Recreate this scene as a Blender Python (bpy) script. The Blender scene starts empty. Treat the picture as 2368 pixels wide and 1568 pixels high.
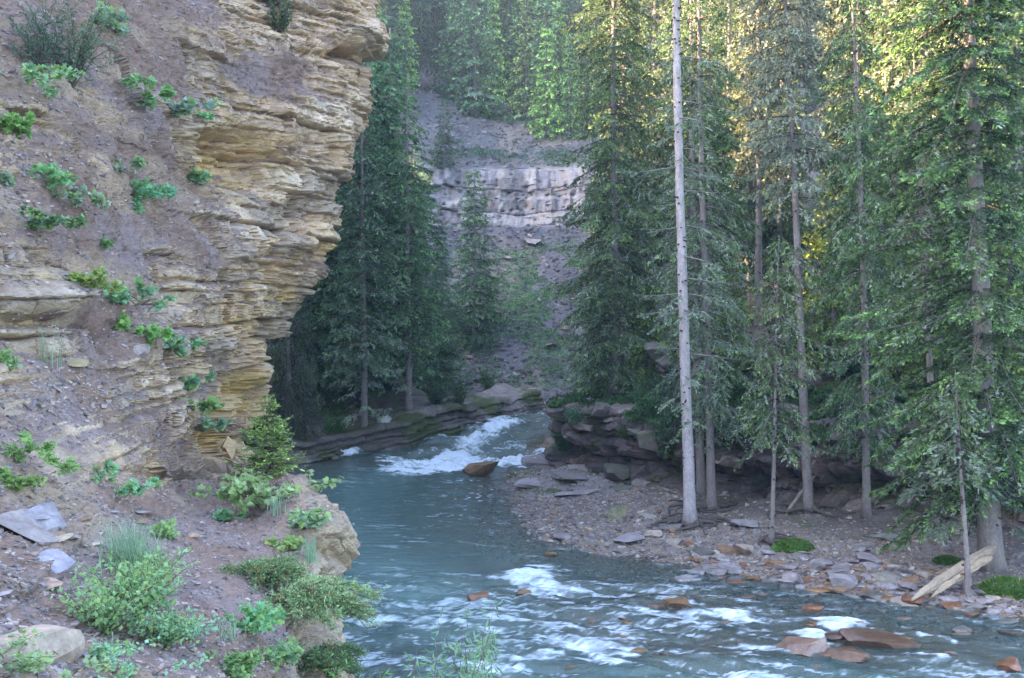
import bpy, math, random
import numpy as np
from mathutils import Vector, Matrix
R = math.radians
scene = bpy.context.scene
COL = scene.collection
# ---------------------------------------------------------------- camera
CAMH = 5.0; FP = 2537.0; CU = 1183.5; CV = 784.0
cam = bpy.data.cameras.new('camera'); camo = bpy.data.objects.new('camera', cam); COL.objects.link(camo)
camo.location = (0, 0, CAMH); camo.rotation_euler = (R(90), 0, 0)
cam.sensor_width = 36; cam.lens = FP / 2367 * 36; cam.clip_start = .1; cam.clip_end = 2000
scene.camera = camo
def P(u, v, D):                       # photo position and distance -> world point
    return np.array([(u - CU) / FP * D, D, CAMH - (v - CV) / FP * D])
# ---------------------------------------------------------------- noise
def _h(ix, iy, iz, seed):
    n = (ix.astype(np.int64) * 374761393 + iy.astype(np.int64) * 668265263 + iz.astype(np.int64) * 2147483647 + seed * 1274126177) & 0xffffffff
    n = ((n ^ (n >> 13)) * 1274126177) & 0xffffffff
    n = ((n ^ (n >> 15)) * 2246822519) & 0xffffffff
    return ((n ^ (n >> 16)) & 0xffffff) / 16777215.0
def vn(x, y, z=0., seed=0):
    x, y, z = np.broadcast_arrays(np.asarray(x, float), np.asarray(y, float), np.asarray(z, float))
    ix, iy, iz = np.floor(x), np.floor(y), np.floor(z)
    fx, fy, fz = x - ix, y - iy, z - iz
    fx, fy, fz = [f * f * (3 - 2 * f) for f in (fx, fy, fz)]
    r = 0
    for a in (0, 1):
        wa = fx if a else 1 - fx
        for b in (0, 1):
            wb = fy if b else 1 - fy
            for c in (0, 1):
                wc = fz if c else 1 - fz
                r = r + wa * wb * wc * _h(ix + a, iy + b, iz + c, seed)
    return r * 2 - 1
def fbm(x, y, z=0., oct=4, seed=0, gain=.5):
    r = 0; a = 1.; f = 1.
    for i in range(oct):
        r = r + a * vn(np.asarray(x) * f, np.asarray(y) * f, np.asarray(z) * f, seed + i * 17); a *= gain; f *= 2.03
    return r
def ss(a, b, x):
    t = np.clip((x - a) / (b - a), 0, 1); return t * t * (3 - 2 * t)
def mix(a, b, t):
    t = np.asarray(t)[..., None]; return np.asarray(a) * (1 - t) + np.asarray(b) * t
# ---------------------------------------------------------------- mesh helpers
def make_mesh(name, V, F, mat=None, col=None, smooth=False, attrs=None, mats=None, midx=None):
    V = np.ascontiguousarray(V, np.float32); F = np.ascontiguousarray(F, np.int32)
    me = bpy.data.meshes.new(name)
    nf, k = F.shape
    me.vertices.add(len(V)); me.vertices.foreach_set('co', V.ravel())
    me.loops.add(nf * k); me.loops.foreach_set('vertex_index', F.ravel())
    me.polygons.add(nf); me.polygons.foreach_set('loop_start', np.arange(0, nf * k, k, dtype=np.int32))
    if smooth: me.polygons.foreach_set('use_smooth', np.ones(nf, bool))
    else: me.polygons.foreach_set('use_smooth', np.zeros(nf, bool))
    me.update(calc_edges=True)
    if col is not None:
        a = me.attributes.new('Col', 'FLOAT_COLOR', 'POINT')
        c = np.ones((len(V), 4), np.float32); c[:, :3] = np.clip(col, 0, 1); a.data.foreach_set('color', c.ravel())
    for n, arr in (attrs or {}).items():
        a = me.attributes.new(n, 'FLOAT', 'POINT'); a.data.foreach_set('value', np.ascontiguousarray(arr, np.float32))
    if mats:
        for m in mats: me.materials.append(m)
        if midx is not None: me.polygons.foreach_set('material_index', np.ascontiguousarray(midx, np.int32))
    elif mat: me.materials.append(mat)
    return me
def link(name, me, parent=None, loc=None):
    o = bpy.data.objects.new(name, me); COL.objects.link(o)
    if parent is not None: o.parent = parent
    if loc is not None: o.location = loc
    return o
def tag(o, label=None, cat=None, group=None, kind=None):
    if label: o['label'] = label
    if cat: o['category'] = cat
    if group: o['group'] = group
    if kind: o['kind'] = kind
    return o
def grid_faces(nr, nc):
    i = np.arange(nr - 1)[:, None] * nc + np.arange(nc - 1)[None, :]
    return np.stack([i, i + 1, i + nc + 1, i + nc], -1).reshape(-1, 4)
class MB:                              # gathers vertex / face / colour blocks into one mesh
    def __init__(s): s.V = []; s.F = []; s.C = []; s.M = []; s.n = 0
    def add(s, V, F, C, m=0):
        V = np.asarray(V, float).reshape(-1, 3); F = np.asarray(F).reshape(-1, 4)
        C = np.broadcast_to(np.asarray(C, float), (len(V), 3))
        s.V.append(V); s.F.append(F + s.n); s.C.append(C); s.M.append(np.full(len(F), m)); s.n += len(V)
    def mesh(s, name, mats, smooth=False):
        return make_mesh(name, np.concatenate(s.V), np.concatenate(s.F), col=np.concatenate(s.C), smooth=smooth, mats=mats, midx=np.concatenate(s.M))
def tube(mb, pts, rad, col, n=6, m=0, rough=0, seed=0):
    pts = np.asarray(pts, float); k = len(pts); rad = np.broadcast_to(np.asarray(rad, float), (k,))
    t = np.gradient(pts, axis=0); t /= np.linalg.norm(t, axis=1)[:, None] + 1e-9
    up = np.array([0, 0, 1.]) if abs(t[:, 2]).mean() < .8 else np.array([1., 0, 0])
    a = np.cross(t, up); a /= np.linalg.norm(a, axis=1)[:, None] + 1e-9; b = np.cross(t, a)
    th = np.arange(n) / n * 2 * np.pi
    rr = rad[:, None] * np.ones((k, n))
    if rough: rr = rr * (1 + rough * fbm(np.cos(th)[None] * 1.5 + pts[:, 2:3] * 2, np.sin(th)[None] * 1.5 + pts[:, 0:1] * 2, pts[:, 1:2] * 2, 3, seed))
    V = pts[:, None] + rr[..., None] * (np.cos(th)[None, :, None] * a[:, None] + np.sin(th)[None, :, None] * b[:, None])
    i = np.arange(k - 1)[:, None] * n; j = np.arange(n)[None, :]; j2 = (j + 1) % n
    F = np.stack([i + j, i + j2, i + n + j2, i + n + j], -1).reshape(-1, 4)
    V = V.reshape(-1, 3); V = np.concatenate([V, pts[:1], pts[-1:]])
    c0, c1 = k * n, k * n + 1
    cap = [[c0, (q + 1) % n, q, c0] for q in range(0)]
    caps = []
    for q in range(0, n, 2):
        caps.append([c0, (q + 2) % n, (q + 1) % n, q]); e = (k - 1) * n; caps.append([c1, e + q, e + (q + 1) % n, e + (q + 2) % n])
    mb.add(V, np.concatenate([F, np.array(caps)]), col, m)
# ---------------------------------------------------------------- materials
def nt(name):
    m = bpy.data.materials.new(name); m.use_nodes = True; t = m.node_tree; t.nodes.clear()
    return m, t, t.nodes.new
def surf(name, rough=.9, noise=((8., .25),), bump=((30., .3, .02),), scale=(1, 1, 1), spec=.3, transl=0., wet=None, tint=None):
    """vertex colour x procedural noise, with bump; one material per kind of surface"""
    m, t, N = nt(name); L = t.links.new
    out = N('ShaderNodeOutputMaterial'); bs = N('ShaderNodeBsdfPrincipled')
    at = N('ShaderNodeAttribute'); at.attribute_name = 'Col'
    tc = N('ShaderNodeTexCoord'); mp = N('ShaderNodeMapping'); mp.inputs['Scale'].default_value = scale
    L(tc.outputs['Object'], mp.inputs['Vector'])
    c = at.outputs['Color']
    for sc, am in noise:
        nz = N('ShaderNodeTexNoise'); nz.inputs['Scale'].default_value = sc; nz.inputs['Detail'].default_value = 6; nz.inputs['Roughness'].default_value = .65
        L(mp.outputs[0], nz.inputs['Vector'])
        mr = N('ShaderNodeMapRange'); mr.inputs['From Min'].default_value = .3; mr.inputs['From Max'].default_value = .7
        mr.inputs['To Min'].default_value = 1 - am; mr.inputs['To Max'].default_value = 1 + am
        L(nz.outputs['Fac'], mr.inputs['Value'])
        vm = N('ShaderNodeVectorMath'); vm.operation = 'SCALE'; L(c, vm.inputs[0]); L(mr.outputs[0], vm.inputs['Scale']); c = vm.outputs[0]
    L(c, bs.inputs['Base Color']); bs.inputs['Roughness'].default_value = rough
    bs.inputs['Specular IOR Level'].default_value = spec
    prev = None
    for sc, st, di in bump:
        nz = N('ShaderNodeTexNoise'); nz.inputs['Scale'].default_value = sc; nz.inputs['Detail'].default_value = 5
        L(mp.outputs[0], nz.inputs['Vector'])
        b = N('ShaderNodeBump'); b.inputs['Strength'].default_value = st; b.inputs['Distance'].default_value = di
        L(nz.outputs['Fac'], b.inputs['Height'])
        if prev: L(prev.outputs[0], b.inputs['Normal'])
        prev = b
    if prev: L(prev.outputs[0], bs.inputs['Normal'])
    if transl:
        tr = N('ShaderNodeBsdfTranslucent'); L(c, tr.inputs['Color']); mx = N('ShaderNodeMixShader'); mx.inputs[0].default_value = transl
        L(bs.outputs[0], mx.inputs[1]); L(tr.outputs[0], mx.inputs[2]); L(mx.outputs[0], out.inputs['Surface'])
    else: L(bs.outputs[0], out.inputs['Surface'])
    return m
M_CLIFF = surf('layered_sandstone', .92, ((3., .18), (14., .25)), ((6., .5, .08), (28., .6, .03)), scale=(1, 1, 2.6))
M_FAR = surf('shale_slope', .95, ((.8, .15), (5., .25)), ((4., .6, .15), (14., .5, .05)))
M_BANK = surf('dark_ledge_rock', .85, ((2., .3), (10., .35)), ((5., .6, .1), (24., .6, .03)), scale=(1, 1, 1.8))
M_BED = surf('gravel', .8, ((3., .2), (25., .5)), ((26., .8, .03), (60., .6, .012)))
M_ROCK = surf('stone', .8, ((4., .25), (22., .25)), ((8., .5, .04), (40., .5, .01)), spec=.35)
M_WET = surf('wet_stone', .3, ((4., .3), (22., .3)), ((8., .5, .03), (40., .4, .008)), spec=.6)
M_BARK = surf('spruce_bark', .9, ((6., .25), (30., .3)), ((14., .7, .03), (50., .6, .01)), scale=(1, 1, .5))
M_WOOD = surf('weathered_wood', .8, ((5., .2), (30., .25)), ((30., .5, .01),), scale=(1, 1, .3))
M_NEEDLE = surf('needles', .75, (), (), transl=.22, spec=.15)
M_LEAF = surf('leaves', .6, (), (), transl=.42, spec=.25)
M_MOSS = surf('moss', .95, ((12., .3),), ((40., .8, .03),))
# ---------------------------------------------------------------- light
SUN_EL, SUN_AZ = R(20), math.atan2(-1.0, -0.25)     # direction to the sun: x=-1, y=-.25
world = bpy.data.worlds.new('World'); scene.world = world; world.use_nodes = True
wt = world.node_tree; wt.nodes.clear()
sk = wt.nodes.new('ShaderNodeTexSky'); sk.sky_type = 'NISHITA'; sk.sun_disc = False; sk.sun_elevation = SUN_EL
sk.sun_rotation = SUN_AZ; sk.air_density = 1.0; sk.dust_density = 2.0; sk.ozone_density = 1.8
bg = wt.nodes.new('ShaderNodeBackground'); bg.inputs['Strength'].default_value = .15
wo = wt.nodes.new('ShaderNodeOutputWorld'); wt.links.new(sk.outputs[0], bg.inputs[0]); wt.links.new(bg.outputs[0], wo.inputs[0])
sl = bpy.data.lights.new('sun', 'SUN'); sl.energy = 5.0; sl.angle = R(.5); sl.color = (1, .72, .42)
so = bpy.data.objects.new('sun', sl); COL.objects.link(so)
sd = Vector((-math.cos(SUN_EL) * .970, -math.cos(SUN_EL) * .243, math.sin(SUN_EL)))
so.rotation_euler = (-sd).to_track_quat('-Z', 'Y').to_euler(); so.location = (-30, -10, 60)
scene.view_settings.view_transform = 'Standard'; scene.view_settings.look = 'None'
scene.view_settings.exposure = 3.22; scene.view_settings.gamma = 1
# ================================================================ left cliff
def rbf(pts, vals, smooth=1e-3):
    p = np.array(pts, float) / 500.; n = len(p)
    d = np.linalg.norm(p[:, None] - p[None], axis=-1)
    K = np.where(d > 0, d * d * np.log(d + 1e-9), 0) + smooth * np.eye(n)
    A = np.zeros((n + 3, n + 3)); A[:n, :n] = K; A[:n, n] = 1; A[:n, n + 1:] = p; A[n, :n] = 1; A[n + 1:, :n] = p.T
    w = np.linalg.solve(A, np.concatenate([vals, np.zeros(3)]))
    def f(u, v):
        q = np.stack([np.ravel(u), np.ravel(v)], -1) / 500.; r = w[n] + q @ w[n + 1:]
        for i in range(n):
            dd = ((q - p[i]) ** 2).sum(-1); r = r + w[i] * .5 * dd * np.log(dd + 1e-12)
        return r.reshape(np.shape(u))
    return f
DC = [(-350,-200,15),(-350,500,10.5),(-350,1000,8),(-350,1700,4.5),
(0,-200,19),(0,0,17),(0,300,15),(0,600,13),(0,900,11.5),(0,1150,9.5),(0,1350,7.5),(0,1568,6),(0,1700,5),
(300,-200,24),(300,0,21),(300,300,18.5),(300,600,17),(300,850,15),(300,1100,13),(300,1300,9.5),(300,1568,6.8),
(500,-100,26),(500,200,24),(520,380,24.8),(500,600,21),(480,800,20),(450,950,19),(440,1060,18),(420,1200,12.5),(500,1400,9),(500,1568,7.5),
(700,0,28),(650,300,26.5),(650,500,26.5),(600,650,25),(560,800,25),(530,950,25),(500,1080,22),
(860,-100,30),(860,50,30),(815,300,29.5),(790,450,29),(750,600,28.5),(680,700,28),(620,820,27.5),(600,930,27),(560,1020,26),
(600,1120,15.5),(700,1110,14.2),(770,1150,13.2),(600,1250,12),(700,1250,12),(790,1220,12.3),(650,1400,10),(770,1350,12),(770,1500,11.5),(700,1568,9.5),(775,1700,11),(500,1700,6.5)]
fD = rbf([(a, b) for a, b, c in DC], np.log([c for a, b, c in DC]))
EDGE = np.array([(-300,885),(0,872),(95,868),(112,842),(125,826),(270,822),(340,800),(400,803),(450,795),(500,775),(540,768),(580,755),(625,760),(640,738),(665,715),(700,688),(760,645),(810,622),(850,606),(930,600),(965,588),(1010,566),(1040,548),(1080,545),(1092,600),(1105,690),(1130,730),(1155,776),(1180,788),(1215,795),(1250,785),(1272,772),(1290,784),(1320,776),(1345,768),(1400,762),(1480,768),(1568,778),(1750,780)], float)
DIRT = [(100,100,.9),(350,150,.9),(450,60,.85),(560,60,.35),(700,60,.5),(820,60,.25),(650,180,.75),(760,200,.3),(450,230,.35),(300,230,.6),(560,230,.6),(520,380,.1),(650,300,.45),(750,330,.3),(770,400,.3),(560,480,.05),(700,500,.05),(300,400,.85),(200,500,.9),(400,480,.9),(480,560,.7),(600,620,.3),(720,600,.4),(350,640,.5),(500,680,.3),(620,700,.12),(60,680,.3),(100,740,.35),(250,760,.9),(200,850,.95),(350,850,.55),(480,800,.25),(560,850,.05),(450,900,.25),(520,950,.15),(100,950,.6),(250,960,.6),(350,1000,.7),(100,1050,.4),(300,1080,.6),(520,1050,.1),(430,1050,.9),(420,1150,.95),(340,1130,.15),(200,1180,.6),(600,1200,.95),(500,1400,.95),(300,1300,.9),(750,1200,.1),(740,1300,.15),(755,1450,.1),(660,1350,.9),(600,1500,.9),(0,1400,.9),(690,1130,.9),(745,1160,.75),(650,1120,.9),(-300,600,.7),(-300,1400,.9),(800,-200,.3)]
YEL = [(540,380,80,60),(500,400,60,45),(660,690,60,16),(560,745,70,14),(700,690,30,16),(490,1010,50,35),(345,1100,40,45),(745,1285,25,26),(130,745,120,14),(330,840,35,12),(760,560,30,30),(540,950,50,20),(580,620,60,14),(60,640,60,20),(280,1210,60,16),(560,900,60,40)]
def beds(z, seed, tmin, tmax):                # irregular bed boundaries
    r = np.random.RandomState(seed); b = -3 + np.cumsum(r.uniform(tmin, tmax, 900))
    i = np.searchsorted(b, z); i = np.clip(i, 1, 899)
    return i, (z - b[i - 1]), (b[i] - z)
def blocks(s, lay, wmin, wmax, seed):
    w = wmin + (wmax - wmin) * _h(lay, lay * 0 + 3, lay * 0, seed)
    q = s / w + 37 * _h(lay, lay * 0 + 5, lay * 0, seed)
    iq = np.floor(q); f = q - iq
    return _h(iq, lay, lay * 0 + 1, seed), np.minimum(f, 1 - f) * w, iq
rows = np.arange(-300, 1750, 2.8); NW = 26; NCF = 330
E = np.interp(rows, EDGE[:, 0], EDGE[:, 1])
tt = np.linspace(0, 1, NCF)
U = -350 + (E[:, None] + 350) * tt[None]; Vv = np.repeat(rows[:, None], NCF, 1)
D = np.exp(fD(U, Vv))
# the rock curls away from the eye close to its edge
curl = ss(60, 0, E[:, None] - U); D = D + curl ** 2 * .9 * (D / 28)
B = np.stack([(U - CU) / FP * D, D, CAMH - (Vv - CV) / FP * D], -1)
last = B[:, -1]
# back side: continues away from the river bend, up to the hill
wv = np.concatenate([np.linspace(.1, 2.5, NW - 8), np.linspace(3.2, 16, 8)])
wrapx = -np.clip(wv - 1.0, 0, None) * .75; wrapy = wv * .8
W = last[:, None] + np.stack([wrapx, wrapy, 0 * wv], -1)[None]
low = ss(1085, 1110, rows)[:, None]                      # knob rows: fall to the river behind
W[..., 2] -= low * np.clip(wv, 0, 3)[None] * .55
B = np.concatenate([B, W], 1); NC = NCF + NW
UU = np.concatenate([U, np.repeat(E[:, None], NW, 1)], 1); VV = np.repeat(rows[:, None], NC, 1)
def gnorm(B):
    du = np.gradient(B, axis=1); dv = np.gradient(B, axis=0); n = np.cross(dv, du)
    n /= np.linalg.norm(n, axis=-1)[..., None] + 1e-9; return n
n = gnorm(B)
# smooth the normals
def blur(a, k):
    for ax in (0, 1):
        c = np.cumsum(np.concatenate([np.repeat(np.take(a, [0], ax), k, ax), a, np.repeat(np.take(a, [-1], ax), k + 1, ax)], ax), ax)
        m = a.shape[ax]
        a = (np.take(c, np.arange(2 * k, 2 * k + m), ax) - np.take(c, np.arange(0, m), ax)) / (2 * k)
    return a
n = blur(n, 8); n /= np.linalg.norm(n, axis=-1)[..., None] + 1e-9
if (n[200, 100] @ np.array([0, -1, 0])) < 0: n = -n
def interp_pts(C, U, V, s=55.):
    a = 0; b = 1e-9
    for (x, y, c) in C:
        w = 1 / (((U - x) ** 2 + (V - y) ** 2) / s ** 2 + .35) ** 1.7; a = a + w * c; b = b + w
    return a / b
X, Y, Z = B[..., 0], B[..., 1], B[..., 2]
dirt = interp_pts(DIRT, UU, VV) - .07 * ss(520, 640, VV) * ss(1180, 1080, VV) * ss(680, 560, UU) + .34 * fbm(X * .7, Y * .7, Z * 2.2, 4, 5)
flatness = ss(.35, .8, n[..., 2])
rock = np.clip(1 - ss(.35, .75, dirt), 0, 1) * (1 - .7 * flatness)
s = Y * .95 + X * .35                                      # along the face
zz = Z + .05 * fbm(X * .3, Y * .3, 0, 2, 9) - .03 * Y + .02 * fbm(X * 3, Y * 3, Z * 3, 2, 4)
i1, a1, b1 = beds(zz, 3, .45, 1.3); p1, e1, _ = blocks(s + .3 * fbm(X, Y, Z * .3, 2, 2), i1, 1.2, 4.5, 21)
i2, a2, b2 = beds(zz, 8, .12, .46); p2, e2, q2 = blocks(s + .08 * fbm(X * 3, Y * 3, Z, 2, 2), i2, .3, 1.5, 33)
i3, a3, b3 = beds(zz, 15, .035, .10); p3, e3, _ = blocks(s, i3, .1, .6, 43)
edge2 = np.exp(-(np.minimum(a2, b2) / .018) ** 2) * .10 + np.exp(-(e2 / .02) ** 2) * .05
edge1 = np.exp(-(np.minimum(a1, b1) / .04) ** 2) * .16
p4, e4, _ = blocks(s + .12 * fbm(X, Y, Z * 2, 3, 92), i1 // 2, .9, 3.4, 93)
slump = fbm(X * .45, Y * .45, Z * .45, 3, 77)
amp = .17 + .83 * rock
disp = amp * (.34 * (p4 - .5) - .22 * np.exp(-(e4 / .03) ** 2) * rock + .50 * (p1 - .5) + .21 * (p2 - .5) + .09 * (p3 - .5) - (edge2 + edge1) * (.15 + .85 * rock)) + .22 * slump * (.4 + .6 * rock) + .10 * rock * fbm(X * 1.6, Y * 1.6, Z * 1.2, 3, 78)
disp += (1 - rock) * (.10 * fbm(X * 2, Y * 2, Z * 2, 4, 11) + .035 * fbm(X * 9, Y * 9, Z * 9, 3, 12)) + .03 * fbm(X * 6, Y * 6, Z * 6, 3, 13)
# big overhang and caves
def g(u, v, a, b): return np.exp(-((UU - u) / a) ** 2 - ((VV - v) / b) ** 2)
disp += -.9 * g(530, 385, 75, 60) - .6 * g(500, 330, 60, 25) + .3 * g(630, 330, 50, 60) + .35 * g(820, 75, 60, 24) - .45 * g(800, 130, 50, 14) - .5 * g(120, 745, 150, 16) + .4 * g(90, 690, 110, 35) - .2 * g(500, 1030, 60, 30) + .35 * g(330, 790, 40, 40) - .4 * g(235, 760, 30, 60) + .4 * g(700, 560, 120, 25) + .12 * g(780, 1200, 60, 30) - .3 * g(765, 1280, 50, 16) - .12 * g(780, 1175, 80, 5) - .15 * g(775, 1240, 60, 5) - .12 * g(770, 1350, 60, 6) - .12 * g(770, 1430, 60, 6) + .10 * ss(1090, 1120, VV) * ss(640, 700, UU) * fbm(X * 2.5, Y * 2.5, Z * 5, 4, 302)
near = np.clip(D[:, :1] * 0 + 1, 0, 1)
sc = np.clip(Y / 20, .35, 1.)
dirn = n * np.array([1, 1, .12]); dirn /= np.linalg.norm(dirn, axis=-1)[..., None]
dirn = mix(dirn, n, 1 - rock); 
fade = np.ones_like(disp); fade[:, NCF + 10:] = np.linspace(1, .3, NW - 10)
C = B + dirn * (disp * sc * fade)[..., None]
n2 = gnorm(C); n2 *= np.sign((n2 * n).sum(-1))[..., None]
up = n2[..., 2]; UPN = up
# colours of the stone itself
tan = np.array([.54, .38, .27]); cream = np.array([.70, .55, .43]); ora = np.array([.52, .33, .17]); yel = np.array([.54, .37, .15])
mud = np.array([.205, .130, .102]); mudb = np.array([.225, .160, .150]); brn = np.array([.31, .22, .15]); dark = np.array([.11, .095, .09])
c = mix(tan, cream, ss(-.3, .5, fbm(X * .6, Y * .6, Z * 1.5, 4, 31)) * ss(.2, .7, p2 * .5 + p1 * .5))
c = mix(c, ora, ss(.62, .9, p2) * .35)
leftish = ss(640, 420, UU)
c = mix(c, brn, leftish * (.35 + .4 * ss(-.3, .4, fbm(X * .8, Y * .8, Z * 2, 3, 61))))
ym = 0
for (a, b, ra, rb) in YEL: ym = ym + np.exp(-((UU - a) / ra) ** 2 - ((VV - b) / rb) ** 2)
c = mix(c, yel, np.clip(ym * (.75 + .9 * fbm(X * 1.5, Y * 1.5, Z * 3, 3, 71)), 0, .92))
c = mix(c, yel * .9, ss(-.15, -.5, up) * .5 * rock)
seep = ss(.15, .55, fbm(X * .35, Y * .35, Z * .9, 4, 90)) * rock
c = mix(c, np.array([.25, .205, .175]), seep * .55)
m = mix(mud, mudb, ss(-.3, .5, fbm(X * 1.2, Y * 1.2, Z * 1.2, 4, 41)))
m = mix(m, brn, ss(0, .6, fbm(X * .5, Y * .5, Z * 1.5, 3, 44)) * .7)
dm = np.clip(ss(.45, .8, dirt + .38 * ss(.1, .7, up) + .08 * fbm(X * 5, Y * 5, Z * 5, 3, 19)) , 0, 1)
c = mix(c, m, dm)
c = c * (1 + .10 * (2 * _h(q2, i2, i2 * 0, 5) - 1) * rock)[..., None]
knob = ss(1090, 1120, VV) * ss(640, 700, UU)
c = mix(c, np.array([.30, .22, .16]) * (1 + .3 * fbm(X * 3, Y * 3, Z * 6, 4, 301))[..., None], knob * (.55 + .35 * ss(-.2, .3, up)))
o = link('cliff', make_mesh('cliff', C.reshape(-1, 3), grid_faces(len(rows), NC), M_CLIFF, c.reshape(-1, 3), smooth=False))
tag(o, kind='structure'); CLIFF = o
# ================================================================ river plan
SHORE = np.array([(-.2,7),(-.9,10),(-1.9,13),(-5,17),(-7.5,22),(-9.5,30),(-10.5,38),(-9.2,43),(-7.2,47.0),(-4.8,48.2),(-3.2,50.6),(-1.2,53.2),(.3,56.5),(3.0,59.5),(8,61.0),(20,61),(45,62),
 (45,55),(20,55),(9,54.5),(4.6,54),(2.6,52),(1.6,49),(1.0,46),(.4,42.5),(.0,39.5),(-.1,36),(.1,33),(.2,31),(.7,27.6),(2.1,25.4),(3.9,24.2),(5.4,22.8),(7.2,21.3),(9.4,19.6),(13,17.5),(22,14.5),(40,12),(40,-12),(3,-12),(.8,0)], float)
def sdist(x, y):                                            # + on land
    sh = np.shape(x); p = np.stack([np.ravel(x), np.ravel(y)], -1); best = np.full(len(p), 1e9); ins = np.zeros(len(p), bool)
    Q = np.roll(SHORE, -1, 0)
    for a, b in zip(SHORE, Q):
        ab = b - a; t = np.clip(((p - a) @ ab) / (ab @ ab), 0, 1); d = np.linalg.norm(p - a - t[:, None] * ab, axis=1); best = np.minimum(best, d)
        c = ((a[1] > p[:, 1]) != (b[1] > p[:, 1])); 
        with np.errstate(divide='ignore', invalid='ignore'): xi = (b[0] - a[0]) * (p[:, 1] - a[1]) / (b[1] - a[1] + 1e-12) + a[0]
        ins ^= c & (p[:, 0] < xi)
    return np.where(ins, -best, best).reshape(sh)
def wlev(x, y):
    d = y - .35 * x
    return 1.15 * ss(45.5, 53.5, d) * ss(43, 50, y)
def bed(x, y, sd):
    w = wlev(x, y)
    left = ss(1.5, -1.5, x + (y - 50) * -.35) * ss(36, 44, y)        # left bank: stone ledge then steep slope
    left = left * (1 - ss(53, 57, y) * ss(-8, -4.5, x)); near_r = 1 - left
    dep = np.where(sd < 0, -(.55 * (1 - np.exp(sd / 2.2)) + .5 * ss(-2.5, -6, sd)) * 1.0, 0)
    bar = .075 * np.clip(sd, 0, 6) + .03 * np.clip(sd - 6, 0, 30)
    lb = .75 * ss(.05, .4, sd) + .12 * np.clip(sd - .4, 0, 2) + .55 * np.clip(sd - 2.2, 0, 60)
    z = w + dep + np.where(sd > 0, near_r * bar + left * lb, 0)
    shallow = np.exp(-((x - 5.5) / 7) ** 4 - ((y - 20) / 4.6) ** 4)   # rocky riffle shelf
    z = np.where(sd < 0, np.maximum(z, w - .55 + .42 * shallow * 1.0), z) if False else np.where(sd < 0, z + (-.13 - z + w) * np.clip(shallow * 1.1, 0, 1) * (z - w < -.13), z)
    return z
gx = np.concatenate([np.arange(-30, -12, .5), np.arange(-12, 16, .075), np.arange(16, 45, .4)])
gy = np.concatenate([np.arange(-14, 14, .8), np.arange(14, 34, .07), np.arange(34, 66, .12)])
GX, GY = np.meshgrid(gx, gy); SD = sdist(GX, GY); GZ = bed(GX, GY, SD)
land = ss(-.1, .5, SD)
GZ = GZ + .05 * fbm(GX * .9, GY * .9, 0, 4, 3) + .025 * fbm(GX * 5, GY * 5, 0, 3, 6)
# flagstone shelf stepping into the river below the nose
FS = np.exp(-((GX - 1.6) / 1.9) ** 4 - ((GY - 37.8 + .2 * GX) / 3.6) ** 4) 
stp = GZ + FS * (.18 + .16 * fbm(GX * .6, GY * .6, 0, 3, 88) + .05 * (GX))
k = .085; fl = np.floor(stp / k + .6 * fbm(GX * .9, GY * .9, 0, 3, 14)); fr = stp / k + .6 * fbm(GX * .9, GY * .9, 0, 3, 14) - fl
GZ = np.where(FS > .3, (fl + ss(.8, 1, fr)) * k, GZ)
lbm = ss(1.5, -1.5, GX + (GY - 50) * -.35) * ss(36, 44, GY) * land * (1 - ss(53, 57, GY) * ss(-8, -4.5, GX))
GZ += lbm * (.18 * fbm(GX * .8, GY * .8, 0, 4, 52))
gr = np.array([.20, .16, .145]); sand = np.array([.235, .185, .16]); rust = np.array([.27, .15, .075]); bdk = np.array([.10, .09, .07]); mossc = np.array([.07, .09, .02]); soil = np.array([.09, .07, .062])
nz = fbm(GX * 2, GY * 2, 0, 4, 8)
gc = mix(gr, sand, ss(-.4, .4, nz))
wetb = ss(.4, -.1, SD)
gc = mix(gc, rust, wetb * ss(-.3, .4, fbm(GX * 1.1, GY * 1.1, 0, 4, 23)) * .8)
gc = mix(gc, np.array([.20, .11, .06]), ss(-.1, -.5, SD) * np.exp(-((GX - 5.5) / 7) ** 4 - ((GY - 20) / 4.6) ** 4) * ss(-.5, .3, fbm(GX * 1.5, GY * 1.5, 0, 3, 24)) * .8)
gc = mix(gc, bdk, ss(-.5, -3.5, SD) * .6 * (1 - np.exp(-((GX - 5.5) / 7) ** 4 - ((GY - 20) / 4.6) ** 4)))
back = ss(3.2, 6, SD) * (1 - lbm)
gc = mix(gc, mix(soil, np.array([.14, .11, .10]), ss(-.2, .5, fbm(GX * .8, GY * .8, 0, 4, 49))), back * .8)
GZ = GZ + .10 * fbm(GX * .7, GY * .7, 0, 4, 47) * back
gc = mix(gc, mossc, ss(.15, .5, fbm(GX * .7, GY * .7, 0, 4, 29)) * ss(3.5, 6, SD) * .85)
gc = mix(gc, mix(soil, mossc, ss(-.1, .4, fbm(GX * 1.2, GY * 1.2, 0, 4, 39))), lbm * .95)
gc = mix(gc, np.array([.22, .19, .19]), (FS > .3) * .8)
gc = mix(gc, mossc, (FS > .3) * ss(.25, .5, fbm(GX * 1.5, GY * 1.5, 0, 3, 37)))
o = link('riverbed', make_mesh('riverbed', np.stack([GX, GY, GZ], -1).reshape(-1, 3), grid_faces(len(gy), len(gx)), M_BED, gc.reshape(-1, 3), smooth=True))
tag(o, kind='structure'); BED = o
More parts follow.
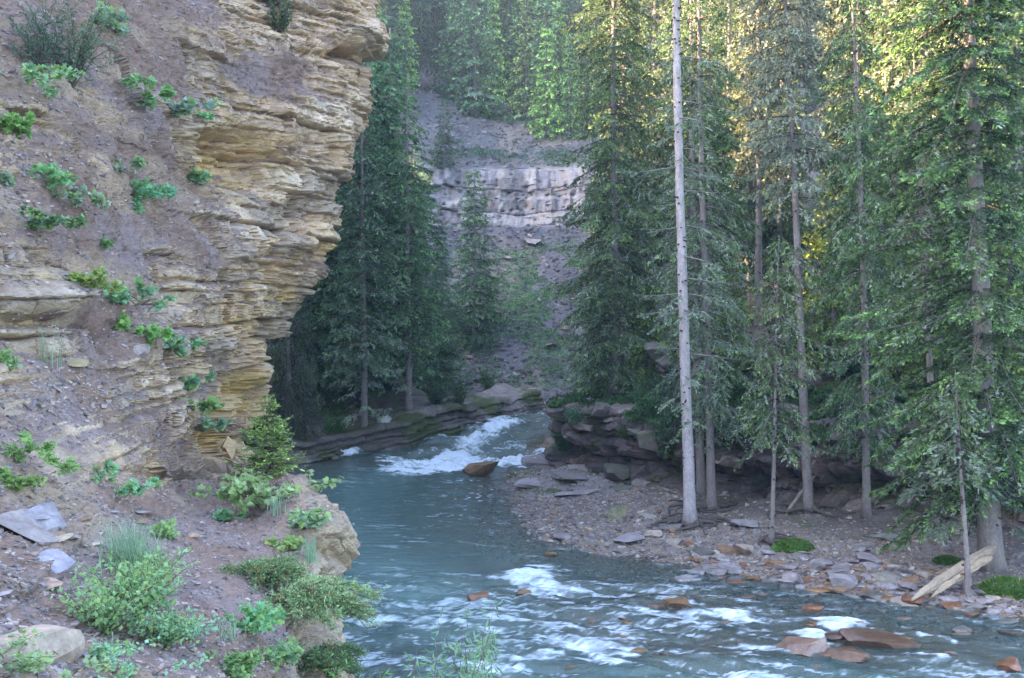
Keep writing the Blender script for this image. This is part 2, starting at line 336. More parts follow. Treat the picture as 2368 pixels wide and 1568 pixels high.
# ================================================================ far hillside with its rock band
xs = np.arange(-46, 90, .22)
prof = [(60.5,.6),(62,1.5),(66,4.2),(72,8.6),(76.5,12.2),(78,13.3),(78.5,15.2),(79.2,15.5),(79.6,17.4),(80.6,17.9),(84,20.4),(92,26.6),(106,38),(125,54),(150,74),(185,98),(230,120)]
pr = np.array(prof); seg = np.r_[0, np.cumsum(np.hypot(*np.diff(pr, axis=0).T))]
ts = np.concatenate([np.arange(0, 22, .14), np.arange(22, 27.5, .06), np.arange(27.5, 60, .22), np.arange(60, seg[-1], 1.2)])
py = np.interp(ts, seg, pr[:, 0]); pz = np.interp(ts, seg, pr[:, 1])
HX = np.repeat(xs[None], len(ts), 0); HY = np.repeat(py[:, None], len(xs), 1); HZ = np.repeat(pz[:, None], len(xs), 1)
HY = HY + .006 * (HX - 3) ** 2 * (HX < 3) * 1.0 * 0 + 1.2 * fbm(HX * .08, HZ * .05, 0, 3, 101) * ss(61, 66, HY)
HY -= np.clip(-4 - HX, 0, 40) * .45                                  # the valley side swings nearer on the left
HY += .10 * np.clip(HX - 8, 0, 90)
band = ss(12.9, 13.5, HZ) * (1 - ss(17.4, 18.2, HZ)); band = np.where((HY > 0), band, 0)
z2 = HZ + .12 * fbm(HX * .2, HX * 0, 0, 3, 7)
i1, a1, b1 = beds(z2 + .25 * fbm(HX * .4, HX * 0, 0, 3, 6), 4, .7, 2.0); p1, e1, q1 = blocks(HX + .2 * fbm(HX, HZ, 0, 2, 1), i1, .35, 1.5, 55)
i2, a2, b2 = beds(z2, 9, .3, .8); p2, e2, q2 = blocks(HX, i2, .15, .7, 56)
dsp = band * (.9 * (p1 - .5) + .22 * (p2 - .5) - .2 * np.exp(-(np.minimum(a1, b1) / .06) ** 2) - .30 * np.exp(-(e1 / .06) ** 2) - .12 * np.exp(-(e2 / .04) ** 2) + .14 * fbm(HX * 1.6, HZ * .6, 0, 3, 18) + .5 * fbm(HX * .3, HZ * .3, 0, 3, 8))
HY = HY - dsp
HZ = HZ + (1 - band) * (.30 * fbm(HX * .22, HY * .22, 0, 4, 9) + .13 * fbm(HX * 1.8, HY * 1.2, 0, 4, 10))
sha = np.array([.13, .12, .135]); shb = np.array([.185, .165, .175]); rb_ = np.array([.44, .38, .37]); rb2 = np.array([.33, .29, .31])
hc = mix(sha, shb, ss(-.4, .4, fbm(HX * .25, HY * .25, HZ * .25, 4, 11)))
hc = mix(hc, np.array([.26, .2, .16]), ss(.25, .6, fbm(HX * .3, HY * .15, 0, 4, 12)) * .5)
hc = mix(hc, np.array([.055, .06, .04]), ss(22, 27, HZ) * ss(-.3, .2, fbm(HX * .15, HY * .15, 0, 3, 15)) * .8)
rc = mix(rb2, rb_, ss(.3, .8, _h(q1, i1, i1 * 0, 6))); rc = mix(rc, np.array([.42, .30, .2]), ss(.75, .95, _h(q2, i2, i2 * 0, 7)) * .4)
rc = mix(rc, np.array([.13, .12, .13]), ss(.1, .5, fbm(HX * .7, HZ * .5, 0, 4, 17)) * .6)
hc = mix(hc, rc, band)
o = link('hillside', make_mesh('hillside', np.stack([HX, HY, HZ], -1).reshape(-1, 3), grid_faces(len(ts), len(xs)), M_FAR, hc.reshape(-1, 3)))
tag(o, kind='structure'); HILL = o
# left ridge that keeps the gorge in shade: rises behind the cliff
lx = np.linspace(-170, -9, 90); ly = np.linspace(-120, 170, 150); LX, LY = np.meshgrid(lx, ly)
q = LY - .25 * LX
ridge = 30.0 + 20 * ss(69, 78, q) + (2.8 + 2.5 * ss(75, 95, q)) * (1 - .6 * ss(66, 70, q) * ss(86, 80, q)) * fbm(LY * .24, LY * 0, 0, 3, 66)  # crest of the unseen ridge tuned to place shade and sun patches
LZ = -1.5 + np.clip(-9 - LX, 0, 31) / 31 * (ridge + 1.5)
LZ = np.where(LX < -40, ridge + (-40 - LX) * .10, LZ) + .5 * fbm(LX * .15, LY * .15, 0, 3, 67) * ss(-12, -20, LX)
o = link('ridge', make_mesh('ridge', np.stack([LX, LY, LZ], -1).reshape(-1, 3), grid_faces(len(ly), len(lx)), M_FAR, np.broadcast_to(np.array([.10, .095, .08]), (LX.size, 3)), smooth=True))
tag(o, kind='structure'); RIDGE = o
# ================================================================ right rock bank
path = np.array([(7,56.5),(4.4,53),(2.9,50),(2.2,47),(1.9,44.5),(1.85,42.2),(2.0,40),(2.6,37.6),(3.8,35.2),(5.4,33.2),(6.9,31.4),(8.4,29.9),(10,28.2),(11.8,26.6),(13.6,24.8),(17,22),(23,19),(40,12)], float)
pl = np.r_[0, np.cumsum(np.hypot(*np.diff(path, axis=0).T))]
sv = np.concatenate([np.arange(0, 38, .075), np.arange(38, pl[-1], .3)])
def smooth_interp(s):
    o = 0
    for d in (-.8, -.4, 0, .4, .8): o = o + np.stack([np.interp(s + d, pl, path[:, 0]), np.interp(s + d, pl, path[:, 1])], -1)
    return o / 5
pp = smooth_interp(sv); tg = np.gradient(pp, axis=0); tg /= np.linalg.norm(tg, axis=1)[:, None]
nn = np.stack([-tg[:, 1], tg[:, 0]], -1)                           # toward the land
if nn[len(nn) // 2, 1] < 0: nn = -nn
prof = [(.0,-.3),(.0,.35),(.2,.55),(.6,.75),(.65,1.05),(.3,1.3),(.0,1.45),(-.1,2.0),(.0,2.55),(.4,2.7),(1.5,2.8),(3.0,3.6),(3.6,4.0),(4.15,4.5),(4.4,4.72),(5.5,4.8),(9,4.95),(16,5.2),(30,6.6),(50,11)]
pr = np.array(prof); seg = np.r_[0, np.cumsum(np.hypot(*np.diff(pr, axis=0).T))]
tv = np.concatenate([np.arange(0, 9, .055), np.arange(9, 20, .25), np.arange(20, seg[-1], .8)])
pb = np.interp(tv, seg, pr[:, 0]); pz = np.interp(tv, seg, pr[:, 1])
pb = np.convolve(np.pad(pb, 3, 'edge'), np.ones(7) / 7, 'valid')
bb = np.repeat(pb[:, None], len(sv), 1); RZ = np.repeat(pz[:, None], len(sv), 1)
f1 = np.minimum(bb, .9); f2 = np.clip(bb - .9, 0, None); dc = np.array([.45, .893])
RX = pp[None, :, 0] + nn[None, :, 0] * f1 + dc[0] * f2; RY = pp[None, :, 1] + nn[None, :, 1] * f1 + dc[1] * f2
SS = np.repeat(sv[None], len(tv), 0)
wm = ss(-.1, .3, RZ) * (1 - ss(2.6, 3.2, RZ)) + ss(3.7, 3.95, RZ) * (1 - ss(4.75, 4.9, RZ)) * ss(-.25, .1, fbm(SS * .25, 0, 0, 2, 87)); wm = np.clip(wm, 0, 1)
zz = RZ + .1 * fbm(SS * .4, RZ * .4, 0, 3, 5)
i1, a1, b1 = beds(zz, 6, .40, 1.0); p1, e1, q1 = blocks(SS + .15 * fbm(SS, RZ, 0, 2, 3), i1, .5, 1.9, 81)
i2, a2, b2 = beds(zz, 12, .08, .28); p2, e2, q2 = blocks(SS, i2, .2, .9, 82)
big = fbm(SS * .35, RZ * .45, 0, 4, 83)
dsp = wm * (.85 * (p1 - .5) + .34 * (p2 - .5) - .22 * np.exp(-(np.minimum(a1, b1) / .04) ** 2) - .34 * np.exp(-(e1 / .06) ** 2) - .09 * np.exp(-(e2 / .03) ** 2) + .45 * big)
RX = RX - nn[None, :, 0] * dsp; RY = RY - nn[None, :, 1] * dsp
RZ2 = RZ + (1 - wm) * (.22 * fbm(RX * .6, RY * .6, 0, 4, 84) + .06 * fbm(RX * 4, RY * 4, 0, 3, 85)) * ss(2.2, 2.7, RZ) + .06 * fbm(RX * 5, RY * 5, RZ * 5, 3, 86)
low = 1 - .35 * ss(11, 0, SS); RZ2 = np.where(RZ > 2.4, 2.4 + (RZ2 - 2.4) * low, RZ2)
r1 = np.array([.17, .125, .12]); r2 = np.array([.10, .078, .08]); r3 = np.array([.30, .235, .22])
rc = mix(r1, r2, ss(-.3, .4, fbm(SS * .6, RZ * .8, 0, 4, 91))); rc = mix(rc, r3, ss(.7, .95, _h(q1, i1, i1 * 0, 9)) * .8)
rc = mix(rc, np.array([.16, .09, .07]), ss(.8, 1, _h(q2, i2, i2 * 0, 19)) * .5)
gnd = mix(np.array([.10, .065, .05]), np.array([.055, .07, .025]), ss(-.15, .35, fbm(RX * .5, RY * .5, 0, 4, 93)))
gnd = mix(gnd, np.array([.20, .165, .16]), np.exp(-((SS - 17.5) / 2.6) ** 2) * ss(2.2, 2.5, RZ) * (1 - ss(3.4, 4, RZ)) * .95)
rc = mix(rc, gnd, ss(.35, .05, wm) * ss(.5, 1.5, RZ)); rc = mix(rc, np.array([.055, .075, .015]), ss(.1, .4, fbm(RX * .9, RY * .9, RZ * .9, 4, 95)) * ss(1.7, 2.3, RZ) * .85)
rc = mix(rc, np.array([.055, .07, .02]), ss(.3, .55, fbm(RX * 1.1, RY * 1.1, RZ * 1.1, 4, 96)) * .7)
o = link('rocky_bank', make_mesh('rocky_bank', np.stack([RX, RY, RZ2], -1).reshape(-1, 3), grid_faces(len(tv), len(sv)), M_BANK, rc.reshape(-1, 3)))
tag(o, kind='structure'); BANK = o
bpy.context.view_layer.update()
TERR = [CLIFF, BED, HILL, BANK, RIDGE]
def cast(o, d, objs):
    best = None
    for t in objs:
        h, p, nn_, i = t.ray_cast(o, d)
        if h and (best is None or (p - o).length < best[0]): best = ((p - o).length, p, nn_)
    return best
def hit(u, v, objs=None):
    d = Vector(P(u, v, 1.) - np.array([0, 0, CAMH])).normalized()
    b = cast(Vector((0, 0, CAMH)), d, objs or TERR)
    return (b[1], b[2]) if b else (None, None)
def gz(x, y, objs=None, top=60):
    b = cast(Vector((x, y, top)), Vector((0, 0, -1)), objs or [BED, HILL, BANK])
    return b[1].z if b else 0.
# ================================================================ river water
wx = np.concatenate([np.arange(-13, 10, .085), np.arange(10, 44, .25)]); wy = np.concatenate([np.arange(-10, 12, .6), np.arange(12, 34, .07), np.arange(34, 63, .09)])
WX, WY = np.meshgrid(wx, wy); WSD = sdist(WX, WY); WL = wlev(WX, WY)
# bed sampled with the same formula gives the water's real depth
dep = np.clip(WL - bed(WX, WY, WSD), 0, 3)
def seg_field(pts, w):                                # soft lines of broken water, positions on the river
    best = np.zeros_like(WX)
    P2 = []
    for (u, v, z) in pts:
        D_ = (CAMH - z) * FP / (v - CV); P2.append(((u - CU) / FP * D_, D_))
    P2 = np.array(P2)
    if len(P2) == 1: P2 = np.concatenate([P2, P2 + .01])
    for a, b in zip(P2[:-1], P2[1:]):
        ab = b - a; t = np.clip(((WX - a[0]) * ab[0] + (WY - a[1]) * ab[1]) / (ab @ ab), 0, 1)
        d = np.hypot(WX - a[0] - t * ab[0], WY - a[1] - t * ab[1]); best = np.maximum(best, np.exp(-(d / w) ** 2))
    return best
FO = [([(1170,975,1.1),(1090,995,.95),(1030,1030,.7)],.8,1.4),([(1030,1030,.7),(1000,1060,.3),(945,1085,.1)],1.1,1.4),([(1275,1015,.75),(1200,1030,.6),(1080,1045,.45),(980,1075,.1)],1.0,1.4),
 ([(1240,1045,.3),(1130,1062,.2),(1000,1080,.05)],1.2,1.2),([(905,1048,.3),(950,1065,.2),(1010,1075,.1)],.7,1.2),([(790,1056,.05),(870,1050,.05)],.55,1.0),
 ([(1240,1320,0),(1200,1345,0),(1290,1370,0)],.55,1.0),([(1220,1330,0),(1260,1360,0),(1340,1365,0)],.35,1.2),([(1040,1385,0),(1120,1375,0)],.18,.9),([(1100,1395,0),(1180,1390,0),(1330,1400,0)],.28,.7),
 ([(860,1420,0),(1000,1440,0),(1120,1460,0)],.5,.45),([(1150,1540,0),(1240,1520,0),(1340,1490,0),(1420,1530,0)],.35,1.0),([(1020,1560,0),(1150,1545,0)],.5,.8),([(1440,1500,0),(1600,1530,0)],.5,.5),
 ([(1530,1380,0),(1600,1410,0),(1700,1420,0)],.25,.9),([(1600,1440,0),(1690,1450,0)],.3,.7),([(1700,1420,0),(1720,1440,0)],.2,.9),([(1950,1435,0),(1900,1460,0),(1870,1480,0)],.35,1.2),([(1960,1440,0),(2080,1465,0),(2200,1480,0)],.16,1.0),([(1750,1490,0),(1860,1500,0)],.3,.8),([(2060,1500,0),(2180,1520,0)],.2,.6),
 ([(900,1160,0),(1080,1140,0)],.5,.3),([(830,1190,0),(1000,1170,0),(1120,1180,0)],.4,.28),([(800,1400,0),(880,1430,0)],.5,.6),([(1300,1560,0),(1700,1560,0)],.8,.4),([(1180,1270,0),(1330,1290,0)],.5,.35),([(1400,1400,0),(1650,1390,0)],.8,.32),([(1250,1450,0),(1500,1470,0)],1.0,.35),([(1700,1540,0),(2100,1550,0)],.8,.3)]
foam_sheen = 0 * WX
for pts, w, a in FO: foam_sheen = foam_sheen + a * seg_field(pts, w)
foam_sheen = foam_sheen + .10 * ss(24.5, 22, WY) * (WSD < 0) + .55 * ss(-.55, -.05, WSD) * ss(38, 44, WY)
rapid = ss(44, 47, WY) * (1 - ss(57, 59, WY))
near = ss(25, 21, WY) * (1 - .55 * ss(2.5, 6, WX) * ss(15.5, 17.5, WY))
ang = R(-22); ca, sa = math.cos(ang), math.sin(ang)
A_ = WX * ca + WY * sa; B_ = -WX * sa + WY * ca
warp = .5 * fbm(WX * .4, WY * .4, 0, 3, 31)
st = fbm(A_ * .8 + warp, B_ * 3.2 + warp * 2, 0, 5, 21)                   # streaks along the current
ang2 = R(40); c2, s2 = math.cos(ang2), math.sin(ang2); A2 = WX * c2 + WY * s2; B2 = -WX * s2 + WY * c2
rip = fbm(A2 * .9, B2 * 1.8, 0, 4, 22)
rough = np.clip(foam_sheen, 0, 1.3)
wz = WL + near * (.075 * fbm(A_ * .9, B_ * 2.0, 0, 4, 23) + .03 * fbm(A_ * 3, B_ * 5, 0, 3, 28)) + rapid * .13 * rip + rough * (.035 + .06 * ss(38, 44, WY)) * fbm(WX * 3.2, WY * 3.2, 0, 5, 24, .6) + rough * .03 + .012 * fbm(WX * 1.2, WY * 3, 0, 3, 25)
fz = np.clip(foam_sheen + .0, 0, 1.3)
fine = fbm(A_ * 3, B_ * 8, 0, 4, 26, .6)
fz = ss(.35, 1.25, fz * .85 + .5 * st * (1 - .5 * rapid) + .34 * fine + .3 * rapid * rip) * ss(.08, .3, foam_sheen)
fine2 = fbm(A_ * 5, B_ * 16, 0, 4, 27, .65)
fz = fz * (1 - .6 * near * np.clip(.6 - fine2, 0, 1))
fz = np.maximum(fz, ss(-.25, 1.15, .1 + .5 * st + .6 * fine2 + .3 * fine) * .66 * near)  # sky reflection on the near riffle painted in as milky foam cover
spk = vn(WX * 9, WY * 9, 0, 61); fz = np.maximum(fz, .9 * ss(.62, .8, spk) * ss(-.1, .5, fbm(WX * .5, WY * .8, 0, 3, 62)) * ss(43, 40, WY) * ss(28, 31, WY) * ss(-3.5, -1.5, WX))  # bubbles and painted glints, as white specks on the pool
fz = np.maximum(fz, .34 * ss(.55, 1.2, st + .5 * fine2) * ss(46, 42, WY))  # pale glints of the pool ripples painted in as faint foam streaks
fz = np.maximum(fz, ss(.2, 1., .5 * rip + .6 * fine2 + .1) * .55 * rapid)
sel = dep < 90
V = np.stack([WX, WY, wz], -1).reshape(-1, 3); F = grid_faces(len(wy), len(wx))
keep = (WSD.ravel()[F] < .45).any(1); F = F[keep]
used = np.unique(F); remap = np.zeros(len(V), int); remap[used] = np.arange(len(used))
m, t, N = nt('river_water'); L = t.links.new
out = N('ShaderNodeOutputMaterial')
tc = N('ShaderNodeTexCoord'); mp = N('ShaderNodeMapping'); mp.inputs['Rotation'].default_value = (0, 0, R(22)); mp.inputs['Scale'].default_value = (1.2, 3.2, 1)
L(tc.outputs['Object'], mp.inputs['Vector'])
n1 = N('ShaderNodeTexNoise'); n1.inputs['Scale'].default_value = 1.6; n1.inputs['Detail'].default_value = 7; n1.inputs['Roughness'].default_value = .62; L(mp.outputs[0], n1.inputs['Vector'])
n2 = N('ShaderNodeTexNoise'); n2.inputs['Scale'].default_value = 9.; n2.inputs['Detail'].default_value = 4; L(mp.outputs[0], n2.inputs['Vector'])
b1 = N('ShaderNodeBump'); b1.inputs['Strength'].default_value = .55; b1.inputs['Distance'].default_value = .10; L(n1.outputs['Fac'], b1.inputs['Height'])
b2 = N('ShaderNodeBump'); b2.inputs['Strength'].default_value = .35; b2.inputs['Distance'].default_value = .02; L(n2.outputs['Fac'], b2.inputs['Height']); L(b1.outputs[0], b2.inputs['Normal'])
ad = N('ShaderNodeAttribute'); ad.attribute_name = 'depth'; af = N('ShaderNodeAttribute'); af.attribute_name = 'foam_sheen'
body = N('ShaderNodeBsdfDiffuse'); body.inputs['Color'].default_value = (.17, .275, .265, 1)
tr = N('ShaderNodeBsdfTransparent'); tr.inputs['Color'].default_value = (.80, .86, .84, 1)
mr = N('ShaderNodeMapRange'); mr.inputs['From Min'].default_value = .0; mr.inputs['From Max'].default_value = .85; mr.inputs['To Min'].default_value = .05; mr.inputs['To Max'].default_value = .93
L(ad.outputs['Fac'], mr.inputs['Value'])
mx1 = N('ShaderNodeMixShader'); L(mr.outputs[0], mx1.inputs[0]); L(tr.outputs[0], mx1.inputs[1]); L(body.outputs[0], mx1.inputs[2])
gl = N('ShaderNodeBsdfGlossy'); gl.inputs['Roughness'].default_value = .12; L(b2.outputs[0], gl.inputs['Normal'])
fr = N('ShaderNodeFresnel'); fr.inputs['IOR'].default_value = 1.33; L(b2.outputs[0], fr.inputs['Normal'])
mx2 = N('ShaderNodeMixShader'); L(fr.outputs[0], mx2.inputs[0]); L(mx1.outputs[0], mx2.inputs[1]); L(gl.outputs[0], mx2.inputs[2])
# foam and painted sky sheen, broken up by fine noise
fn = N('ShaderNodeTexNoise'); fn.inputs['Scale'].default_value = 4.; fn.inputs['Detail'].default_value = 9; fn.inputs['Roughness'].default_value = .75; L(mp.outputs[0], fn.inputs['Vector'])
fm = N('ShaderNodeMath'); fm.operation = 'MULTIPLY_ADD'; L(fn.outputs['Fac'], fm.inputs[0]); fm.inputs[1].default_value = 1.3; 
fsub = N('ShaderNodeMath'); fsub.operation = 'SUBTRACT'; L(af.outputs['Fac'], fsub.inputs[0]); fsub.inputs[1].default_value = .65; L(fsub.outputs[0], fm.inputs[2])
fmr = N('ShaderNodeMapRange'); fmr.inputs['From Min'].default_value = .12; fmr.inputs['From Max'].default_value = 1.0; L(fm.outputs[0], fmr.inputs['Value'])
fmul = N('ShaderNodeMath'); fmul.operation = 'MULTIPLY'; L(fmr.outputs[0], fmul.inputs[0]); 
fmin = N('ShaderNodeMapRange'); fmin.inputs['From Max'].default_value = .25; L(af.outputs['Fac'], fmin.inputs['Value']); L(fmin.outputs[0], fmul.inputs[1])
fd = N('ShaderNodeBsdfDiffuse'); fd.inputs['Color'].default_value = (.74, .80, .90, 1)
mx3 = N('ShaderNodeMixShader'); L(fmul.outputs[0], mx3.inputs[0]); L(mx2.outputs[0], mx3.inputs[1]); L(fd.outputs[0], mx3.inputs[2])
L(mx3.outputs[0], out.inputs['Surface']); M_WATER = m
o = link('river', make_mesh('river', V[used], remap[F], M_WATER, smooth=True, attrs={'depth': dep.ravel()[used], 'foam_sheen': fz.ravel()[used]}))
tag(o, kind='structure'); RIVER = o
# ================================================================ spruces
def basis(d):
    d = d / (np.linalg.norm(d, axis=-1)[..., None] + 1e-9)
    a = np.cross(d, np.array([0, 0, 1.])); a /= np.linalg.norm(a, axis=-1)[..., None] + 1e-9
    return d, a, np.cross(a, d)
def diamonds(p, d, L, w, roll):
    """many slim leaf-like quads: root p, direction d, length L, half width w"""
    d, a, b = basis(d); s = a * np.cos(roll)[:, None] + b * np.sin(roll)[:, None]
    L = L[:, None]; w = w[:, None]
    V = np.stack([p, p + d * L * .45 + s * w, p + d * L, p + d * L * .45 - s * w], 1)
    return V.reshape(-1, 3), np.arange(len(p) * 4).reshape(-1, 4)
def trunk_curve(rs, H, lean):
    z = np.linspace(0, 1, 14); w = H * .003
    x = lean[0] * z + w * np.sin(z * 5 + rs.uniform(0, 6)); y = lean[1] * z + w * np.sin(z * 4 + rs.uniform(0, 6))
    x -= x[0]; y -= y[0]
    return np.stack([x, y, z * H], -1)
def conifer(seed, H, r0, cb, Rmax, nb=160, card=.14, dens=1.0, droop=.5, green=(.045, .085, .045), tip=(.09, .17, .07), lich=0., dead=0, dead_rng=(.1, .5), dead_len=1.0, lean=(0, 0), shape=.75, top_r=.15, flare=1.35, sub=2, hang=.35, n=10, lichc=(.17, .21, .155), gaps=0., oneside=None, bark=(.22, .185, .18), knots=34, gain=1.75, wk=1.55, whorl=0, flat=0):
    rs = np.random.RandomState(seed); tb = MB(); cr = MB()
    tc_ = trunk_curve(rs, H, lean); zf = tc_[:, 2] / H
    rad = r0 * (1 - zf * .93) ** .85; 
    zz_ = np.linspace(0, 1, 50); pts = np.stack([np.interp(zz_ * H, tc_[:, 2], tc_[:, i]) for i in (0, 1)] + [zz_ * H], -1)
    rr = np.interp(zz_, zf, rad) * (1 + (flare - 1) * np.exp(-zz_ * H / .35))
    tube(tb, pts, rr, bark, n=n, rough=.10, seed=seed)
    for q in range(knots):                                  # broken branch stubs
        zk = rs.uniform(.05, .75) * H; ak = rs.uniform(0, 6.28); pk = np.array([np.interp(zk, tc_[:, 2], tc_[:, 0]), np.interp(zk, tc_[:, 2], tc_[:, 1]), zk]); dk = np.array([np.cos(ak), np.sin(ak), -.15]); rk = np.interp(zk / H, zf, rad)
        tube(tb, [pk + dk * rk * .8, pk + dk * (rk + rs.uniform(.02, .09))], [.030, .016], (.07, .045, .035), n=5)
    def at(z): return np.stack([np.interp(z, tc_[:, 2], tc_[:, 0]), np.interp(z, tc_[:, 2], tc_[:, 1]), z], -1)
    def grow(zb, Lb, az, live, lw):
        """zb heights, Lb lengths, az azimuths -> twigs and needles"""
        nB = len(zb); p0 = at(zb); hd = np.stack([np.cos(az), np.sin(az), 0 * az], -1)
        sag = droop * rs.uniform(.6, 1.5, nB) * (1 if live else .8); rise = rs.uniform(.1, .5, nB)
        def pt(i, t):
            L = Lb[i]; return p0[i] + hd[i] * (L * t * (1 - .12 * sag[i] * t))[:, None] + np.stack([0 * t, 0 * t, L * (-.15 * t * sag[i] - sag[i] * .5 * t ** 2 + rise[i] * .55 * t ** 3)], -1)
        # wood of the branches
        tq = np.linspace(0, 1, 5)
        for i in range(nB):
            if Lb[i] > .5: tube(tb, pt(np.full(5, i), tq), np.linspace(.010 + .009 * Lb[i], .004, 5), (.12, .10, .09) if live else (.20, .19, .17), n=4)
        # twigs
        nt_ = np.maximum(4, (Lb / card * 1.1 * dens).astype(int)); I = np.repeat(np.arange(nB), nt_)
        t = rs.uniform(.04 if live else .2, 1, len(I)) ** .8; pb_ = pt(I, t)
        tan_ = pt(I, np.minimum(t + .03, 1.03)) - pt(I, t - .02); tan_ /= np.linalg.norm(tan_, axis=1)[:, None] + 1e-9
        side = np.where(rs.rand(len(I)) < .5, 1., -1.); lat = np.cross(tan_, np.array([0, 0, 1.])) * side[:, None]
        td = tan_ * rs.uniform(.3, .9, len(I))[:, None] + lat * rs.uniform(.4, 1, len(I))[:, None] + np.array([0, 0, -1.]) * (hang * rs.uniform(0, 1.6, len(I)))[:, None]
        td[t > .93] = tan_[t > .93] + .2 * td[t > .93]
        td[:, 2] *= (1 - flat); td /= np.linalg.norm(td, axis=1)[:, None] + 1e-9
        tl = np.minimum(.42 * Lb[I] * (1.05 - t) * rs.uniform(.5, 1.2, len(I)) + card * .8, 5.5 * card)
        k = np.maximum(1, np.round(tl / card * sub * 1.9).astype(int)); J = np.repeat(np.arange(len(I)), k)
        f = rs.rand(len(J)); q = pb_[J] + td[J] * (tl[J] * f)[:, None] + np.array([0, 0, -1.]) * (hang * .6 * tl[J] * f ** 2)[:, None]
        dd = td[J] * .8 + rs.normal(0, .36, (len(J), 3)) + np.array([0, 0, -.25 * hang])
        Lc = card * rs.uniform(.5, 1.2, len(J)); wc = Lc * rs.uniform(.09, .17, len(J)) * wk
        V, F = diamonds(q, dd, Lc, wc, rs.uniform(0, 3.14, len(J)))
        tone = gain * rs.uniform(.55, 1.4, nB)[I][J] * rs.uniform(.7, 1.3, len(I))[J]
        young = ss(.55, 1.05, t[J] * .35 + f * .75 + rs.normal(0, .12, len(J)))
        c = mix(np.array(green), np.array(tip), young) * np.array([1.3, 1.0, .8]) * tone[:, None]
        lk = (rs.rand(len(I)) < lw[I])[J] if np.ndim(lw) else (rs.rand(len(I)) < lw)[J]
        c = np.where(lk[:, None], np.array(lichc) * (tone * .55 + .5)[:, None], c)
        cr.add(V, F, np.repeat(c, 4, 0))
    zb = cb + (H - cb) * np.sort(rs.rand(nb)) ** 1.0
    if whorl: zb = np.round(zb / whorl) * whorl + rs.normal(0, whorl * .10, nb); zb = np.clip(zb, cb, H * .985)
    zr = (H - zb) / (H - cb); env = np.minimum(zr ** shape, 1) * (1 - .25 * ss(.85, 1, zr)); 
    Lb = Rmax * env * rs.uniform(.55, 1.15, nb) + top_r
    az = np.arange(nb) * 2.39996 + rs.uniform(-.5, .5, nb)
    if gaps: kp = rs.rand(nb) > gaps; zb, Lb, az, zr = zb[kp], Lb[kp], az[kp], zr[kp]
    if oneside is not None:
        a0, am = oneside; Lb = Lb * (1 - am * (1 - np.cos(az - a0)) / 2)
    grow(zb, Lb, az, True, np.clip(lich * (.3 + zr), 0, .95))
    if dead:
        zd = H * rs.uniform(dead_rng[0], dead_rng[1], dead); keep_d = dens; dens2 = dens
        grow(zd, dead_len * rs.uniform(.4, 1.2, dead), rs.uniform(0, 6.28, dead), False, .85)
    return tb.mesh('trunk', [M_BARK], smooth=True), cr.mesh('crown', [M_NEEDLE])
def put_tree(name, meshes, loc, label, group=None, rot=0, sc=1., cat='tree', sz=None):
    r = bpy.data.objects.new(name, None); COL.objects.link(r); r.location = loc; r.rotation_euler = (0, 0, rot); r.scale = (sc, sc, sz or sc); r.empty_display_size = .3
    tag(r, label, cat, group)
    link('trunk', meshes[0], r); link('crown', meshes[1], r)
    return r
def base_at(u, D, objs=None):           # the foot of a tree: photo column and distance, height from the terrain
    x = (u - CU) / FP * D; return x, D, gz(x, D, objs)
def lean_for(u0, v0, u1, v1, D): return ((u1 - u0) / (v0 - v1))
# --- left bank group
GREEN_D = (.038, .085, .055); TIP_D = (.07, .14, .085)
def at_foot(u, v, D, objs=None):
    best = None
    for k in np.linspace(.80, 1.2, 41):
        x, y, z = base_at(u, D * k, objs); e = abs(CV - (z - CAMH) / y * FP - v) + abs(k - 1) * 30
        if best is None or e < best[0]: best = (e, x, y, z)
    return (best[1], best[2], best[3] - .08)
t = conifer(11, 17.6, .15, 3.2, 2.3, whorl=.45, gain=2.3, nb=230, card=.15, dens=1.1, green=GREEN_D, tip=TIP_D, dead=70, dead_rng=(.05, .42), dead_len=1.7, lich=.15, droop=.55, shape=.6)
put_tree('spruce_tree', t, at_foot(842, 1005, 49), 'tall spruce by the far river bend with pale lichen on its dead lower branches')
t = conifer(12, 15.4, .16, 2.6, 2.2, whorl=.45, gain=2.3, nb=240, card=.16, dens=1.0, green=(.04, .095, .052), tip=(.075, .16, .08), dead=25, dead_rng=(.08, .3), dead_len=1.3, droop=.6, shape=.6)
put_tree('spruce_tree', t, at_foot(945, 950, 53), 'tall spruce with two sunlit patches high up, right of the lichen hung one')
t = conifer(13, 11.2, .13, .5, 2.2, nb=260, whorl=.4, gain=2.3, card=.16, green=(.04, .09, .055), tip=(.075, .155, .085), droop=.5, shape=.55)
put_tree('spruce_tree', t, at_foot(1095, 810, 63), 'slim dark spruce on the scree foot in front of the pale rock band')
t = conifer(14, 5.2, .08, .15, 1.15, nb=120, card=.15, green=(.035, .075, .045), tip=(.07, .13, .07), shape=.7)
put_tree('spruce_tree', t, at_foot(1028, 400, 80.8, [HILL]), 'small spruce standing on the lip of the far rock band')
SPL = conifer(15, 15, .16, .6, 2.5, whorl=.45, gain=2.4, nb=240, card=.17, wk=1.8, green=(.036, .085, .052), tip=(.065, .14, .08), droop=.6, shape=.6, hang=.3)
DRO = conifer(16, 11.0, .2, .4, 2.1, nb=230, card=.16, green=(.035, .062, .04), tip=(.055, .09, .05), droop=1.0, shape=.4, hang=1.1, lich=.45, lichc=(.10, .095, .085))
put_tree('spruce_tree', DRO, at_foot(668, 1010, 44.5), 'drooping dark spruce half hidden by the yellow cliff edge, brown on its left side', sc=.78)
LG = 'dark spruces crowding the left bank behind the cliff'
